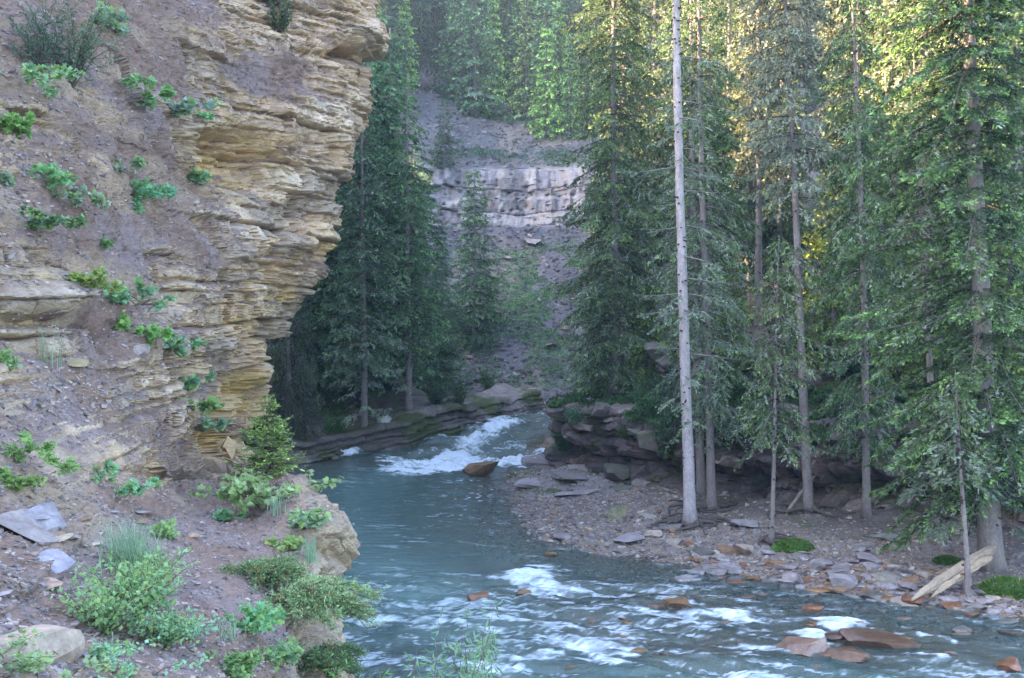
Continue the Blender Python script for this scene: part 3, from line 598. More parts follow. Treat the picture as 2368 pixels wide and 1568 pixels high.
for i, (u, D, s_) in enumerate([(755, 50.5, .95), (790, 55, 1.1), (880, 57.5, .95), (905, 60.5, 1.15), (985, 58.5, .85), (1020, 61, .66), (720, 56, 1.0), (850, 64, 1.25), (960, 66, .9), (770, 62, 1.2)]):
    put_tree('spruce_tree', SPL, at_foot(u, 900, D, [BED, HILL, RIDGE]), 'dark spruce standing among others on the left bank behind the cliff', LG, rot=i * 1.3, sc=s_)
t = conifer(17, 15, .2, .5, 2.3, nb=280, card=.2, green=(.06, .10, .04), tip=(.12, .17, .06), shape=.6)  # yellow of the low sun put into the needle colours
put_tree('spruce_tree', t, at_foot(868, 400, 68, [HILL, RIDGE]), 'sunlit yellow green spruce beside the overhanging top of the cliff')
# --- far hillside forest
FAR = [conifer(20 + i, H, .17, H * c0, Rm, nb=150, card=.27, dens=1.3, sub=1.5, wk=2.0, whorl=.6, gain=gn, bark=(.10, .085, .08), green=g, tip=tp, shape=sh, n=6, knots=0, dead=8, dead_rng=(.02, .15), dead_len=1.2) for i, (H, c0, Rm, g, tp, sh, gn) in enumerate([
    (15, .03, 2.3, (.030, .075, .050), (.075, .15, .09), .75, 3.0), (18, .05, 2.2, (.026, .062, .050), (.06, .125, .09), .65, 2.6), (12, .03, 2.2, (.035, .09, .042), (.10, .19, .08), .85, 3.4), (16, .12, 1.8, (.035, .07, .048), (.08, .135, .085), .65, 2.3), (9, .0, 1.9, (.055, .125, .045), (.13, .25, .08), .9, 3.6), (13, .04, 1.7, (.04, .075, .035), (.12, .19, .07), .8, 3.6), (17, .06, 2.0, (.022, .05, .045), (.05, .10, .085), .7, 2.2)])]
SPEC = [(1100, 270, 4, 0, 1.15, 'big dark spruce at the edge of the forest above the bare shale patch'), (1262, 318, 4, 4, .98, 'light yellow green young spruce at the forest edge above the shale patch'),
        (1200, 255, 3, 2, .85, 'bushy mid green spruce between the dark and the yellow green ones on the hill'), (1318, 318, 2, 2, .70, 'small spruce right of the yellow green one above the shale patch')]
for (u, v, k_, idx, s_, lab) in SPEC:
    p, _ = hit(u, v, [HILL])
    put_tree('spruce_tree', FAR[idx], (p.x, p.y, p.z - .2), lab, rot=u, sc=s_)
rs = np.random.RandomState(5); placed = []
def far_ok(p, dmin):
    for q in placed:
        if (p.x - q[0]) ** 2 + (p.y - q[1]) ** 2 < dmin ** 2: return False
    return True
FG = 'spruces of the forest on the far hillside'
cnt = 0
for k_ in range(5000):
    u = rs.uniform(820, 1420); v = rs.uniform(-260, 300)
    lim = np.interp(u, [820, 930, 960, 1080, 1200, 1340, 1420], [330, 250, 190, 268, 290, 325, 335])
    if v > lim - 5: continue
    p, _ = hit(u, v, [HILL])
    if p is None or not far_ok(p, 2.0 + (p.y - 80) * .017): continue
    placed.append((p.x, p.y)); cnt += 1
    i_ = int(rs.choice(7, p=[.22, .18, .15, .1, .1, .12, .13]))
    put_tree('spruce_tree', FAR[i_], (p.x, p.y, p.z - .2), 'green spruce in the dense forest on the far hillside', FG, rot=rs.uniform(0, 6.3), sc=rs.uniform(.7, 1.15))
    if cnt > 165: break
# --- right bank: trees of the river bar, nearest first
T = conifer(40, 27, .15, 14.5, 1.6, nb=90, card=.085, dens=.6, lich=.6, dead=60, dead_rng=(.10, .62), dead_len=1.5, droop=.5, lean=(-.42, .3), n=14, flare=1.45, gaps=.2, bark=(.38, .33, .34), knots=170)
put_tree('spruce_tree', T, at_foot(1596, 1215, 27, [BED]), 'tall bare pale grey trunk standing alone on the gravel bar, roots spread')
T = conifer(41, 19, .13, 2.6, 1.7, nb=200, card=.095, dens=1.3, whorl=.4, lich=.55, droop=.8, hang=.45, lean=(-.3, .2), dead=20, dead_rng=(.1, .2), dead_len=.8, green=(.045, .095, .05), tip=(.09, .19, .08), shape=.35)
put_tree('spruce_tree', T, at_foot(1645, 1185, 28.5, [BED]), 'lichen grey spruce close behind the bare trunk, right one of the twin stems')
T = conifer(42, 18, .14, 5.0, 1.5, nb=160, card=.095, lich=.6, droop=.8, hang=.45, lean=(-.3, .2), shape=.4, dead=14, dead_rng=(.12, .3), dead_len=.9)
put_tree('spruce_tree', T, at_foot(1622, 1145, 30.5, [BED]), 'brownish spruce stem standing left of and behind its twin by the bare trunk')
T = conifer(43, 7.3, .06, 2.5, 1.15, nb=90, card=.08, dens=1.2, lich=.3, droop=.8, hang=.45, lean=(.25, .1), green=(.05, .09, .05), tip=(.10, .18, .08), shape=.45)
put_tree('spruce_tree', T, at_foot(1782, 1262, 27.5, [BED]), 'young thin spruce with a small crown and slender pale stem on the bar')
T = conifer(44, 19.5, .125, 8.0, 1.35, nb=200, card=.095, dens=1.5, whorl=.4, lich=.8, droop=.7, hang=.55, lean=(-1.0, .3), green=(.07, .085, .06), tip=(.13, .15, .10), shape=.3, dead=26, dead_rng=(.17, .36), dead_len=.8, lichc=(.19, .22, .17))
put_tree('spruce_tree', T, at_foot(1870, 1185, 28, [BED]), 'grey green spruce heavy with pale lichen, in the middle of the bar')
T = conifer(45, 16, .105, 1.7, 1.45, nb=190, card=.10, dens=1.5, whorl=.42, lich=.25, droop=.95, hang=.5, lean=(-.35, .2), green=(.04, .09, .05), tip=(.07, .155, .08), shape=.35)
put_tree('spruce_tree', T, at_foot(2003, 1195, 27.5, [BED]), 'dark drooping spruce between the lichen grey one and the big bright one')
T = conifer(46, 19, .24, 1.7, 2.75, nb=360, card=.095, dens=1.9, whorl=.42, lich=.16, droop=.8, hang=.18, flat=.3, lean=(-.9, .2), green=(.032, .07, .035), tip=(.10, .22, .085), shape=.28, n=14, knots=20, bark=(.26, .22, .21), oneside=(3.14, .35), dead=14, dead_rng=(.06, .14), dead_len=1.9, flare=1.3)
put_tree('spruce_tree', T, at_foot(2293, 1315, 23.6, [BED]), 'big spruce with bright green new tips and the thickest trunk, at far right')
T = conifer(47, 4.4, .06, 2.3, .6, nb=80, card=.10, lich=.5, droop=.8, lean=(-.25, 0), shape=.4)
put_tree('spruce_tree', T, at_foot(2240, 1370, 22.2, [BED]), 'thin grey stem in front of the fallen log, left of the thickest trunk')
T = conifer(48, 12, .09, 4.6, 1.2, nb=90, card=.10, lich=.4, droop=.8, lean=(-.5, 0), shape=.4)
put_tree('spruce_tree', T, at_foot(2165, 1255, 26.3, [BED]), 'leaning slim stem behind the fallen log, under the bright spruce')
T = conifer(49, 21, .17, .6, 2.5, gain=2.0, nb=320, card=.115, dens=1.5, whorl=.4, lich=.15, droop=.7, hang=.35, green=(.045, .085, .045), tip=(.085, .15, .065), shape=.35, oneside=(3.14, -.1))
put_tree('spruce_tree', T, at_foot(1425, 900, 44.0), 'dense spruce at the left edge of the right bank forest, sunlit on its left')
T = conifer(50, 20, .2, 4.4, 2.1, nb=220, card=.13, lich=.35, droop=.7, hang=.5, green=(.05, .085, .05), tip=(.09, .15, .075), shape=.4)
put_tree('spruce_tree', T, at_foot(1512, 775, 46.5), 'left one of two pale stems standing on the plateau left of the bare trunk')
put_tree('spruce_tree', T, at_foot(1533, 775, 47.6), 'right one of two pale stems standing on the plateau left of the bare trunk', rot=2.2, sc=.93)
T = conifer(51, 4.4, .06, .1, 1.2, nb=110, card=.13, green=(.03, .07, .05), tip=(.055, .12, .08), droop=.6, hang=.5, shape=.7)
put_tree('spruce_tree', T, at_foot(1385, 905, 44.8), 'low blue green spruce sapling at the top of the nose over the river', sc=.9)
put_tree('spruce_tree', T, at_foot(1560, 1040, 39.8, [BANK]), 'light green drooping sapling on the dark rock left of the bare trunk', sc=.55, rot=1)
T = conifer(52, 6.0, .055, 5.4, .5, nb=14, card=.12, lean=(-.25, 0))
put_tree('spruce_tree', T, at_foot(1713, 775, 43.2, [BANK]), 'thin bare brown stem in front of the picnic table', sz=.55)
# plateau forest behind
BK = [conifer(60 + i, H, .2, H * c0, Rm, nb=200, card=.21, dens=1.5, wk=1.9, whorl=.45, green=g, tip=tp, shape=.45, n=8, lich=li, droop=.7, hang=.5, lichc=(.2, .22, .17)) for i, (H, c0, Rm, g, tp, li) in enumerate([
    (20, .22, 2.3, (.045, .08, .045), (.08, .14, .065), .2), (22, .34, 2.1, (.05, .075, .045), (.09, .12, .06), .45), (17, .10, 2.5, (.045, .09, .045), (.10, .18, .06), .1), (9, .02, 1.9, (.06, .12, .045), (.13, .22, .07), .05)])]
BGRP = 'spruces of the forest on the plateau'
rs = np.random.RandomState(9); placed = []
LST = [(1752, 47.5, 1, .9), (1590, 52, 2, .95), (1690, 55, 0, 1), (1480, 54, 2, .85), (2040, 46, 0, .95), (2110, 43.5, 1, .95), (2200, 47, 0, 1), (2330, 42, 2, .9), (1960, 52, 1, 1), (1985, 45, 1, 1.02), (2400, 37, 0, .95), (1440, 50, 0, .9), (1640, 42, 2, .75), (1560, 45, 0, .8), (2070, 37, 2, .8), (2140, 36, 1, .9), (2260, 34, 0, .9), (2350, 31, 2, .8), (1985, 42, 2, .8), (2020, 41, 3, 1), (2180, 40, 3, 1), (1595, 37.5, 3, .5), (1690, 36, 3, .42), (1830, 35, 3, .4), (1925, 33.5, 3, .5), (2080, 31, 3, .55), (2160, 30, 3, .5), (2330, 27.5, 3, .6), (1500, 39, 3, .4)]
for (u, D_, k_, s_) in LST:
    x, y, z = base_at(u, D_); placed.append((x, y))
    put_tree('spruce_tree', BK[k_], (x, y, z - .1), 'spruce in the forest on the plateau behind the dark ledge', BGRP, rot=u, sc=s_)
n_ = 0
for k_ in range(3000):
    D_ = rs.uniform(56, 105); u = rs.uniform(1400, 2620); x = (u - CU) / FP * D_
    if 1815 < u < 1945 and D_ < 64: continue
    if abs((D_ - 67) - .25 * (x - 18)) < 3.2 and 1 < x < 21: continue      # trees left out here to let the low sun through
    if min([1e9] + [(x - a) ** 2 + (D_ - b) ** 2 for a, b in placed]) < (3.1 + .02 * (D_ - 56)) ** 2: continue
    placed.append((x, D_)); i_ = int(rs.choice([0, 1, 2, 3], p=[.3, .25, .3, .15])); n_ += 1
    put_tree('spruce_tree', BK[i_], (x, D_, gz(x, D_) - .2), 'spruce in the forest on the plateau behind the dark ledge', BGRP, rot=rs.uniform(0, 6.3), sc=rs.uniform(.75, 1.1))
    if n_ >= 85: break
# ================================================================ rocks
def ico(sub):
    import bmesh
    bm = bmesh.new(); bmesh.ops.create_icosphere(bm, subdivisions=sub, radius=1)
    V = np.array([v.co[:] for v in bm.verts]); F = np.array([[v.index for v in f.verts] for f in bm.faces]); bm.free(); return V, F
ICO = {k: ico(k) for k in (1, 2, 3, 4)}
def rock_geo(seed, dims, sub=4, cuts=16, rough=.05):
    rs = np.random.RandomState(seed); V, F = ICO[sub]; V = V.copy()
    V = np.sign(V) * np.abs(V) ** .75
    for i in range(cuts):
        n = rs.normal(0, 1, 3); 
        if i < 3: n = np.array([rs.normal(0, .12), rs.normal(0, .12), 1.]) * (1 if i < 2 else -1)
        n /= np.linalg.norm(n); d = rs.uniform(.42, .72) if i > 2 else rs.uniform(.38, .55); k = np.clip(V @ n - d, 0, None); V = V - k[:, None] * n
    V = V + rough * fbm(V[:, 0:1] * 2.2 + seed, V[:, 1:2] * 2.2, V[:, 2:3] * 3, 4, seed) * V * 1.0
    V /= np.abs(V).max(0); return V * np.array(dims) / 2, F
def rock_mesh(name, seed, dims, col, mat, sub=4, rough=.05, mossy=0, cuts=16):
    V, F = rock_geo(seed, dims, sub, cuts, rough); q = V / np.max(dims) * 3
    c = np.array(col) * (1 + .25 * fbm(q[:, 0] + seed, q[:, 1], q[:, 2] * 3, 4, seed))[:, None]
    nz_ = V[:, 2] / dims[2] * 2
    if mossy: c = mix(c, np.array([.06, .085, .015]), np.clip(mossy * ss(-.4, .6, nz_ + fbm(q[:, 0] * 1.3, q[:, 1] * 1.3, q[:, 2], 3, seed + 3)), 0, 1))
    return make_mesh(name, V, F, mat, c)
TAN = (.42, .31, .22); GREY = (.27, .23, .24); PUR = (.28, .23, .235); RUST = (.20, .085, .045); BRN = (.22, .13, .08); DRK = (.12, .10, .09); ORA = (.24, .125, .06); MOS = (.16, .14, .09)
def put_rock(u, v, w, h, col, label, seed, group=None, on=None, ratio=.8, mat=None, tilt=None, sink=.25, mossy=0, flat=None, name='rock', rotz=None, lift=0):
    """w,h = size in the photo; (u,v) = centre"""
    p, nrm = hit(u, v + h * .25, on or [BED, BANK, CLIFF, HILL])
    if p is None: return
    D_ = p.y; W_ = w / FP * D_; H_ = h / FP * D_
    pitch = max(.12, (CAMH - p.z) / D_)
    Hh = max(H_ * .55, .04) if flat is None else flat * W_
    dep_ = np.clip((H_ - Hh * .8) / pitch, W_ * .45, W_ * 1.5)
    rs = np.random.RandomState(seed)
    o = link(name, rock_mesh(name, seed, (W_ * 1.05, dep_, Hh), col, mat or M_ROCK, mossy=mossy, sub=4 if w > 45 else 3))
    zc = p.z + Hh * (.5 - sink) + lift
    o.location = (p.x, p.y, zc); t_ = tilt or (rs.uniform(-.12, .12), rs.uniform(-.12, .12)); o.rotation_euler = (t_[0], t_[1], rotz if rotz is not None else rs.uniform(-.3, .3))
    tag(o, label, 'rock', group); return o
WR = [RIVER]
ROCKS = [(1112,1087,86,42,BRN,'brown pointed boulder alone in the pool below the rapids',dict(mat=M_ROCK,sink=.12,on=WR,flat=.42)),
(1305,1232,48,40,PUR,'square flat purple slab on the lower edge of the gravel bar',dict(flat=.2)),
(1430,1187,50,48,(.24,.22,.15),'cracked grey block with moss standing on the gravel bar',dict(mossy=.35,flat=1.0)),
(1455,1238,70,32,GREY,'flat grey slate lying on the gravel below the roots',dict(flat=.18)),
(1505,1230,44,30,(.40,.30,.26),'pale pinkish stone beside the flat grey slate',{}),
(1555,1215,70,18,(.16,.14,.14),'thin dark slate lying against the bare trunk roots',dict(flat=.15)),
(1490,1190,50,24,(.33,.29,.27),'pale stone between the mossy block and the tree roots',{}),
(1360,1222,22,18,TAN,'small tan stone on the gravel bar near the purple slab',{}),
(1270,1279,34,20,ORA,'rust coloured stone in the shallows below the purple slab',dict(mat=M_WET,on=WR)),
(1110,1374,60,28,RUST,'long reddish brown rock in the middle of the near rapids',dict(mat=M_WET,on=WR,sink=.3)),
(1208,1366,42,26,ORA,'round orange brown rock beside the long one in the near rapids',dict(mat=M_WET,on=WR,sink=.3)),
(1565,1388,62,34,ORA,'ragged bright orange rock breaking the fast water',dict(mat=M_WET,on=WR,sink=.3)),
(1690,1348,64,30,RUST,'angular red brown slab at the shore below the pale slab',dict(mat=M_WET,flat=.3)),
(1683,1306,64,36,PUR,'lavender flat slab at the shore above the red one',dict(flat=.16)),
(1722,1268,66,34,(.38,.29,.24),'thick tan pink slab beside the young thin spruce',dict(flat=.35)),
(1720,1203,70,36,(.30,.26,.27),'flat lichen grey stone on the bar right of the roots',dict(flat=.2)),
(1610,1290,40,20,ORA,'ochre stone at the waterline left of the lavender slab',dict(mat=M_WET)),
(1650,1312,32,12,(.36,.32,.12),'yellow green wet stone left of the red slab',dict(mat=M_WET)),
(1945,1345,70,50,GREY,'rounded light grey boulder at the water edge',dict(flat=.6)),
(1885,1365,70,24,ORA,'flat orange brown slab in front of the rounded grey boulder',dict(mat=M_WET,flat=.25)),
(1875,1405,60,20,RUST,'narrow dark red stone in the shallows below the orange slab',dict(mat=M_WET,on=WR,flat=.25,sink=.3)),
(1830,1330,44,32,PUR,'purple stone near the water left of the rounded grey boulder',{}),
(1740,1335,44,24,ORA,'orange stone right of the angular red brown slab',dict(mat=M_WET)),
(2040,1475,190,50,(.12,.065,.042),'long dark brown slab slanting through the fast shallows',dict(mat=M_WET,on=WR,flat=.22,tilt=(.10,.08),rotz=-.35,sink=.5)),
(1965,1505,100,56,(.14,.075,.045),'broad flat brown rock awash beside the long slab',dict(mat=M_WET,on=WR,flat=.25,sink=.3)),
(1850,1480,120,60,(.24,.14,.10),'wide reddish rock under the sliding water left of the brown slab',dict(mat=M_WET,on=WR,flat=.25,sink=.3)),
(1930,1468,60,34,(.11,.06,.045),'blunt brown rock between the broad rock and the white spill',dict(mat=M_WET,on=WR,sink=.3)),
(2335,1535,60,44,RUST,'jagged rust red rock in the bottom right corner',dict(mat=M_WET,on=WR,sink=.3)),
(2310,1440,120,36,(.17,.14,.12),'dark flat slab at the right shore below the fern clump',dict(mat=M_WET,flat=.2)),
(2220,1455,60,26,(.15,.13,.12),'small dark stone left of the flat slab at the right shore',dict(mat=M_WET,on=WR,sink=.3)),
(2100,1350,50,36,PUR,'grey purple block left of the splintered log',{}),
(2050,1330,70,42,(.25,.22,.19),'olive grey block in the pile beside the log',{}),
(2010,1290,60,40,GREY,'grey stone at the top of the pile beside the log',{}),
(1985,1265,50,30,(.2,.18,.17),'dark stone on the soil above the stone pile',{}),
(2060,1240,70,30,(.19,.18,.16),'slanting dark green grey slab below the horizontal log',dict(flat=.22)),
(1900,1300,56,26,GREY,'low grey stone above the rounded boulder',{}),
(2130,1325,44,34,(.30,.24,.22),'pinkish block just above the log tip',{}),
(2020,1375,60,26,DRK,'black wet stone under the olive block',dict(mat=M_WET)),
(1790,1300,50,24,BRN,'brown stone below the mossy mound',{}),
(1880,1440,20,14,RUST,'little red stone in front of the white spill',dict(mat=M_WET,on=WR,sink=.3)),
(885,975,34,34,(.42,.40,.38),'pale grey boulder under the trees of the far bank',dict(flat=.9)),
(1215,940,44,20,PUR,'low purple boulder at the far end of the river',{}),
(1255,935,40,24,(.32,.24,.2),'reddish boulder at the far end of the river',{}),
(1285,945,44,20,GREY,'grey boulder touching the water at the far end',{}),
(1300,922,30,18,TAN,'tan boulder behind the others at the far end of the river',{}),
(1235,920,26,14,GREY,'small grey boulder above the pile at the far end of the river',{}),
(1175,594,24,16,(.5,.42,.36),'pale block lying high on the scree under the rock band',dict(on=[HILL])),
(1305,755,16,26,TAN,'tan stone on the green middle of the scree',dict(on=[HILL])),
(1275,795,30,16,PUR,'flat purple stone on the scree near its right side',dict(on=[HILL])),
(1225,555,46,24,(.36,.31,.3),'broken pale outcrop poking from the scree below the rock band',dict(on=[HILL])),
(1078,822,34,16,(.28,.2,.18),'brown slab leaning by the foot of the slim spruce',dict(on=[HILL])),
(1330,690,18,12,TAN,'small tan stone near the right edge of the scree',dict(on=[HILL])),
(1410,965,34,20,(.34,.26,.24),'pale stone on the bare dirt of the nose over the river',dict(on=[BANK])),
(1355,985,60,30,(.22,.17,.15),'square brown block on the lip of the nose over the river',dict(on=[BANK])),
(1465,995,50,28,(.27,.23,.21),'pale topped block on the ledge left of the bare trunk',dict(on=[BANK],mossy=.3)),
(1250,1062,120,36,PUR,'widest flat layered slab stepping into the pool below the nose',dict(flat=.13,sink=.3)),
(1320,1095,110,34,(.24,.19,.2),'flat dark slab at the foot of the nose, behind the widest one',dict(flat=.12,sink=.3,mossy=.3)),
(1235,1112,90,26,(.3,.25,.26),'flat wet slab at the pool edge in front of the widest one',dict(flat=.12,sink=.3)),
(1330,1135,120,26,PUR,'long low slab at the top edge of the gravel bar',dict(flat=.1,sink=.3)),
(1430,1125,90,22,(.2,.17,.17),'mossy low slab under the dark bluff',dict(flat=.12,sink=.3,mossy=.5)),
(60,1450,260,260,(.36,.27,.21),'huge tan boulder filling the bottom left corner',dict(on=[CLIFF],flat=.5,sink=.5,name='boulder')),
(75,1205,170,110,(.27,.215,.21),'long purple grey slab lying aslant on the dirt at left',dict(on=[CLIFF],flat=.12,tilt=(.1,.55),sink=.1)),
(120,1285,90,46,(.28,.25,.29),'lavender slab below the long one at left',dict(on=[CLIFF],flat=.12,tilt=(.2,.5),sink=.1)),
(110,1185,90,60,(.25,.22,.24),'dark edged slab behind the long one at left',dict(on=[CLIFF],flat=.14,tilt=(.3,.5),sink=.1)),
(205,1500,60,60,(.26,.2,.24),'purple slab between the huge boulder and the leafy bush',dict(on=[CLIFF],flat=.2,sink=.2)),
(120,1350,60,30,(.34,.22,.17),'reddish stone above the huge boulder',dict(on=[CLIFF],sink=.2)),
(455,1345,20,18,PUR,'flat lavender chip on the dirt slope under the bushes',dict(on=[CLIFF],flat=.2)),
(445,1237,36,14,(.36,.24,.17),'orange pink stone lying alone on the dirt slope',dict(on=[CLIFF],flat=.3)),
(325,800,55,60,(.27,.21,.19),'block jutting from the dirt in the middle of the cliff',dict(on=[CLIFF],sink=.4)),
(180,830,50,40,(.32,.24,.14),'ochre wedge of rock under the small dark ledge',dict(on=[CLIFF],sink=.4)),
(265,1470,30,22,(.26,.22,.24),'grey stone half under the leafy bush',dict(on=[CLIFF]))]
for i, (u, v, w, h, c_, lab, kw) in enumerate(ROCKS): put_rock(u, v, w, h, c_, lab, 100 + i, **kw)
rs = np.random.RandomState(77)
for i in range(30):
    r2 = np.random.RandomState(1500 + i); u = [1455, 1475, 1500, 1525, 1548, 1440][i] if i < 6 else r2.uniform(1330, 2350); v = r2.uniform(800, 835) if i < 6 else r2.uniform(870, 1120); w = r2.uniform(34, 70)
    put_rock(u, v, w, w * r2.uniform(.6, .95), [(.22, .18, .17), (.16, .13, .13), (.28, .23, .22)][i % 3], 'squared dark block of the broken bluff behind the gravel bar', 1600 + i, group='loose blocks of the dark bluff', on=[BANK], flat=r2.uniform(.5, .8), mossy=r2.uniform(0, .5), sink=.3)
# small loose stones one can still count, scattered along the shore
for i in range(165):
    u = rs.uniform(1560, 2300); v = rs.uniform(-1, 1) * 55 + np.interp(u, [1400, 1700, 2000, 2300], [1275, 1310, 1345, 1400]); w = rs.uniform(14, 60)
    wet = rs.rand() < .5
    put_rock(u, v, w, w * rs.uniform(.35, .65), [(.3,.24,.2), GREY, PUR, RUST, BRN, (.20,.17,.16), GREY, DRK][rs.randint(8)], 'small broken stone in the jumble along the right shore', 300 + i, group='small stones along the right shore', mat=M_WET if wet else M_ROCK)
for i in range(34):
    u = rs.uniform(1300, 2360); v = rs.uniform(1330, 1560); w = rs.uniform(20, 64)
    put_rock(u, v, w, w * .35, [(.15, .07, .04), (.13, .085, .06), (.20, .10, .045)][rs.randint(3)], 'rust brown stone on the river bed seen through the fast shallows', 500 + i, group='stones on the bed of the shallows', on=WR, mat=M_WET, flat=.3, sink=rs.uniform(.5, .85))
for i in range(26):
    a_ = rs.rand(); u = rs.uniform(0, 330); v = rs.uniform(1170, 1560); w = rs.uniform(18, 46)
    put_rock(u, v, w, w * .5, [PUR, GREY, BRN, TAN][rs.randint(4)], 'flat shale chip on the dirt in the lower left corner', 600 + i, group='shale chips in the lower left corner', on=[CLIFF], flat=.18, sink=.2)
# gravel: too many to count
def pebbles(name, pts, size, cols, seed, mat, label):
    rs = np.random.RandomState(seed); n = len(pts)
    cube = np.array([[x, y, z] for x in (-1, 1) for y in (-1, 1) for z in (-1, 1)], float); cf = np.array([[0, 1, 3, 2], [4, 6, 7, 5], [0, 4, 5, 1], [2, 3, 7, 6], [0, 2, 6, 4], [1, 5, 7, 3]])
    s_ = size * rs.uniform(.35, 1, n) ** 1.6; dims = np.stack([s_, s_ * rs.uniform(.5, 1, n), s_ * rs.uniform(.2, .5, n)], -1)
    V = cube[None] * (1 + rs.uniform(-.35, .15, (n, 8, 1))) * dims[:, None] * .5
    a_ = rs.uniform(0, 6.28, n); ca_, sa_ = np.cos(a_)[:, None], np.sin(a_)[:, None]; tl = rs.normal(0, .3, (n, 1))
    x = V[..., 0] * ca_ - V[..., 1] * sa_; y = V[..., 0] * sa_ + V[..., 1] * ca_; z = V[..., 2] + tl * V[..., 0]
    V = np.stack([x, y, z], -1) + pts[:, None]
    c = np.array(cols)[rs.randint(len(cols), size=n)] * rs.uniform(.6, 1.35, n)[:, None]
    o = link(name, make_mesh(name, V.reshape(-1, 3), (np.arange(n)[:, None, None] * 8 + cf[None]).reshape(-1, 4), mat, np.repeat(c, 8, 0)))
    tag(o, label, 'gravel', kind='stuff')
ii = np.flatnonzero((SD.ravel() > -1.6) & (SD.ravel() < 7) & (GY.ravel() > 15) & (GY.ravel() < 40) & (GX.ravel() > -1) & (GX.ravel() < 15.5))
ii = ii[rs.rand(len(ii)) < np.clip(1.1 - SD.ravel()[ii] * .14, .15, 1)]
ii = rs.choice(ii, 26000, replace=False); bp = np.stack([GX.ravel()[ii] + rs.uniform(-.04, .04, len(ii)), GY.ravel()[ii] + rs.uniform(-.04, .04, len(ii)), GZ.ravel()[ii] + .008], -1)
GC = [(.27, .22, .215), (.22, .185, .20), (.32, .25, .21), (.28, .17, .11), (.19, .155, .155), (.38, .33, .30)]
pebbles('gravel', bp[:21000], .085, GC, 1, M_ROCK, 'loose pink and grey pebbles covering the river bar')
pebbles('gravel', bp[21000:23500], .20, GC, 2, M_ROCK, 'coarser cobbles mixed along the river bar')
CP = C.reshape(-1, 3); wgt = (dm.ravel() > .6) & (UPN.ravel() > .25) & (VV.ravel() > 900) & (UU.ravel() > -20)
jj = rs.choice(np.flatnonzero(wgt), 9000); pebbles('scree', CP[jj] + rs.uniform(-.03, .03, (len(jj), 3)) * np.array([1, 1, .2]), .05, [(.28, .23, .24), (.22, .18, .18), (.33, .26, .22)], 3, M_ROCK, 'fine shale chips strewn over the dirt slope')
wgt = (dm.ravel() > .5) & (UPN.ravel() > .3) & (VV.ravel() < 950) & (UU.ravel() > -20)
jj = rs.choice(np.flatnonzero(wgt), 5000); pebbles('scree', CP[jj], .09, [(.30, .24, .24), (.22, .18, .18), (.36, .28, .22)], 4, M_ROCK, 'flat shale chips on the dirt ledges of the cliff')
hh = np.stack([HX, HY, HZ], -1).reshape(-1, 3); sel_ = np.flatnonzero((HZ.ravel() > 1.2) & (HZ.ravel() < 27) & (band.ravel() < .1) & (np.abs(HX.ravel() - 3) < 14)); sel_ = rs.choice(sel_, 9000)
pebbles('rubble', hh[sel_], .42, [(.20, .175, .19), (.15, .13, .14), (.27, .23, .22)], 8, M_ROCK, 'loose grey rubble lying all over the far scree slope')
# ================================================================ left far bank: long mossy stone ledge
def ledge():
    pth = np.array([(-9.6,42.6),(-8.6,44.6),(-7.2,46.6),(-5.2,47.9),(-3.5,50.0),(-1.6,52.6),(-.2,55.6),(1.5,58)], float)
    L_ = np.r_[0, np.cumsum(np.hypot(*np.diff(pth, axis=0).T))]; s_ = np.arange(0, L_[-1], .07)
    x = np.interp(s_, L_, pth[:, 0]); y = np.interp(s_, L_, pth[:, 1]); tg_ = np.gradient(np.stack([x, y], -1), axis=0); tg_ /= np.linalg.norm(tg_, axis=1)[:, None]; nn_ = np.stack([-tg_[:, 1], tg_[:, 0]], -1)
    pr_ = np.array([(-.35, -.5), (-.3, .05), (-.05, .1), (-.1, .35), (.05, .5), (.0, .75), (.2, .85), (1.4, .95), (2.2, 1.15), (2.4, .6)]); sg = np.r_[0, np.cumsum(np.hypot(*np.diff(pr_, axis=0).T))]; t_ = np.arange(0, sg[-1], .05)
    b_ = np.interp(t_, sg, pr_[:, 0])[:, None]; z_ = np.interp(t_, sg, pr_[:, 1])[:, None] + 0 * s_[None]
    i_, a_, bb_ = beds(z_ + .05 * fbm(s_[None] * .5, 0, 0, 2, 5), 40, .12, .4); p_, e_, q_ = blocks(s_[None] + 0 * z_, i_, .8, 3.0, 41)
    d_ = .45 * (p_ - .5) - .12 * np.exp(-(np.minimum(a_, bb_) / .03) ** 2) - .12 * np.exp(-(e_ / .05) ** 2) + .5 * fbm(s_[None] * .4, z_ * .5, 0, 4, 42)
    d_ = d_ * (b_ < .6)
    X_ = x[None] + nn_[None, :, 0] * (b_ - d_); Y_ = y[None] + nn_[None, :, 1] * (b_ - d_); Z_ = z_ * (1 + .25 * fbm(s_[None] * .3, 0, 0, 3, 43)) + wlev(x, y)[None] + .06 * fbm(X_ * 2, Y_ * 2, 0, 4, 44)
    c_ = mix(np.array([.13, .11, .10]), np.array([.21, .18, .17]), ss(-.3, .4, fbm(X_, Y_, Z_ * 2, 4, 45)))
    c_ = mix(c_, np.array([.06, .075, .015]), ss(-.15, .35, fbm(X_ * .7, Y_ * .7, Z_ * 1.5, 4, 46)) * .9)
    o = link('stone_ledge', make_mesh('stone_ledge', np.stack([X_, Y_, Z_], -1).reshape(-1, 3), grid_faces(len(t_), len(s_)), M_BANK, c_.reshape(-1, 3))); tag(o, kind='structure')
ledge()
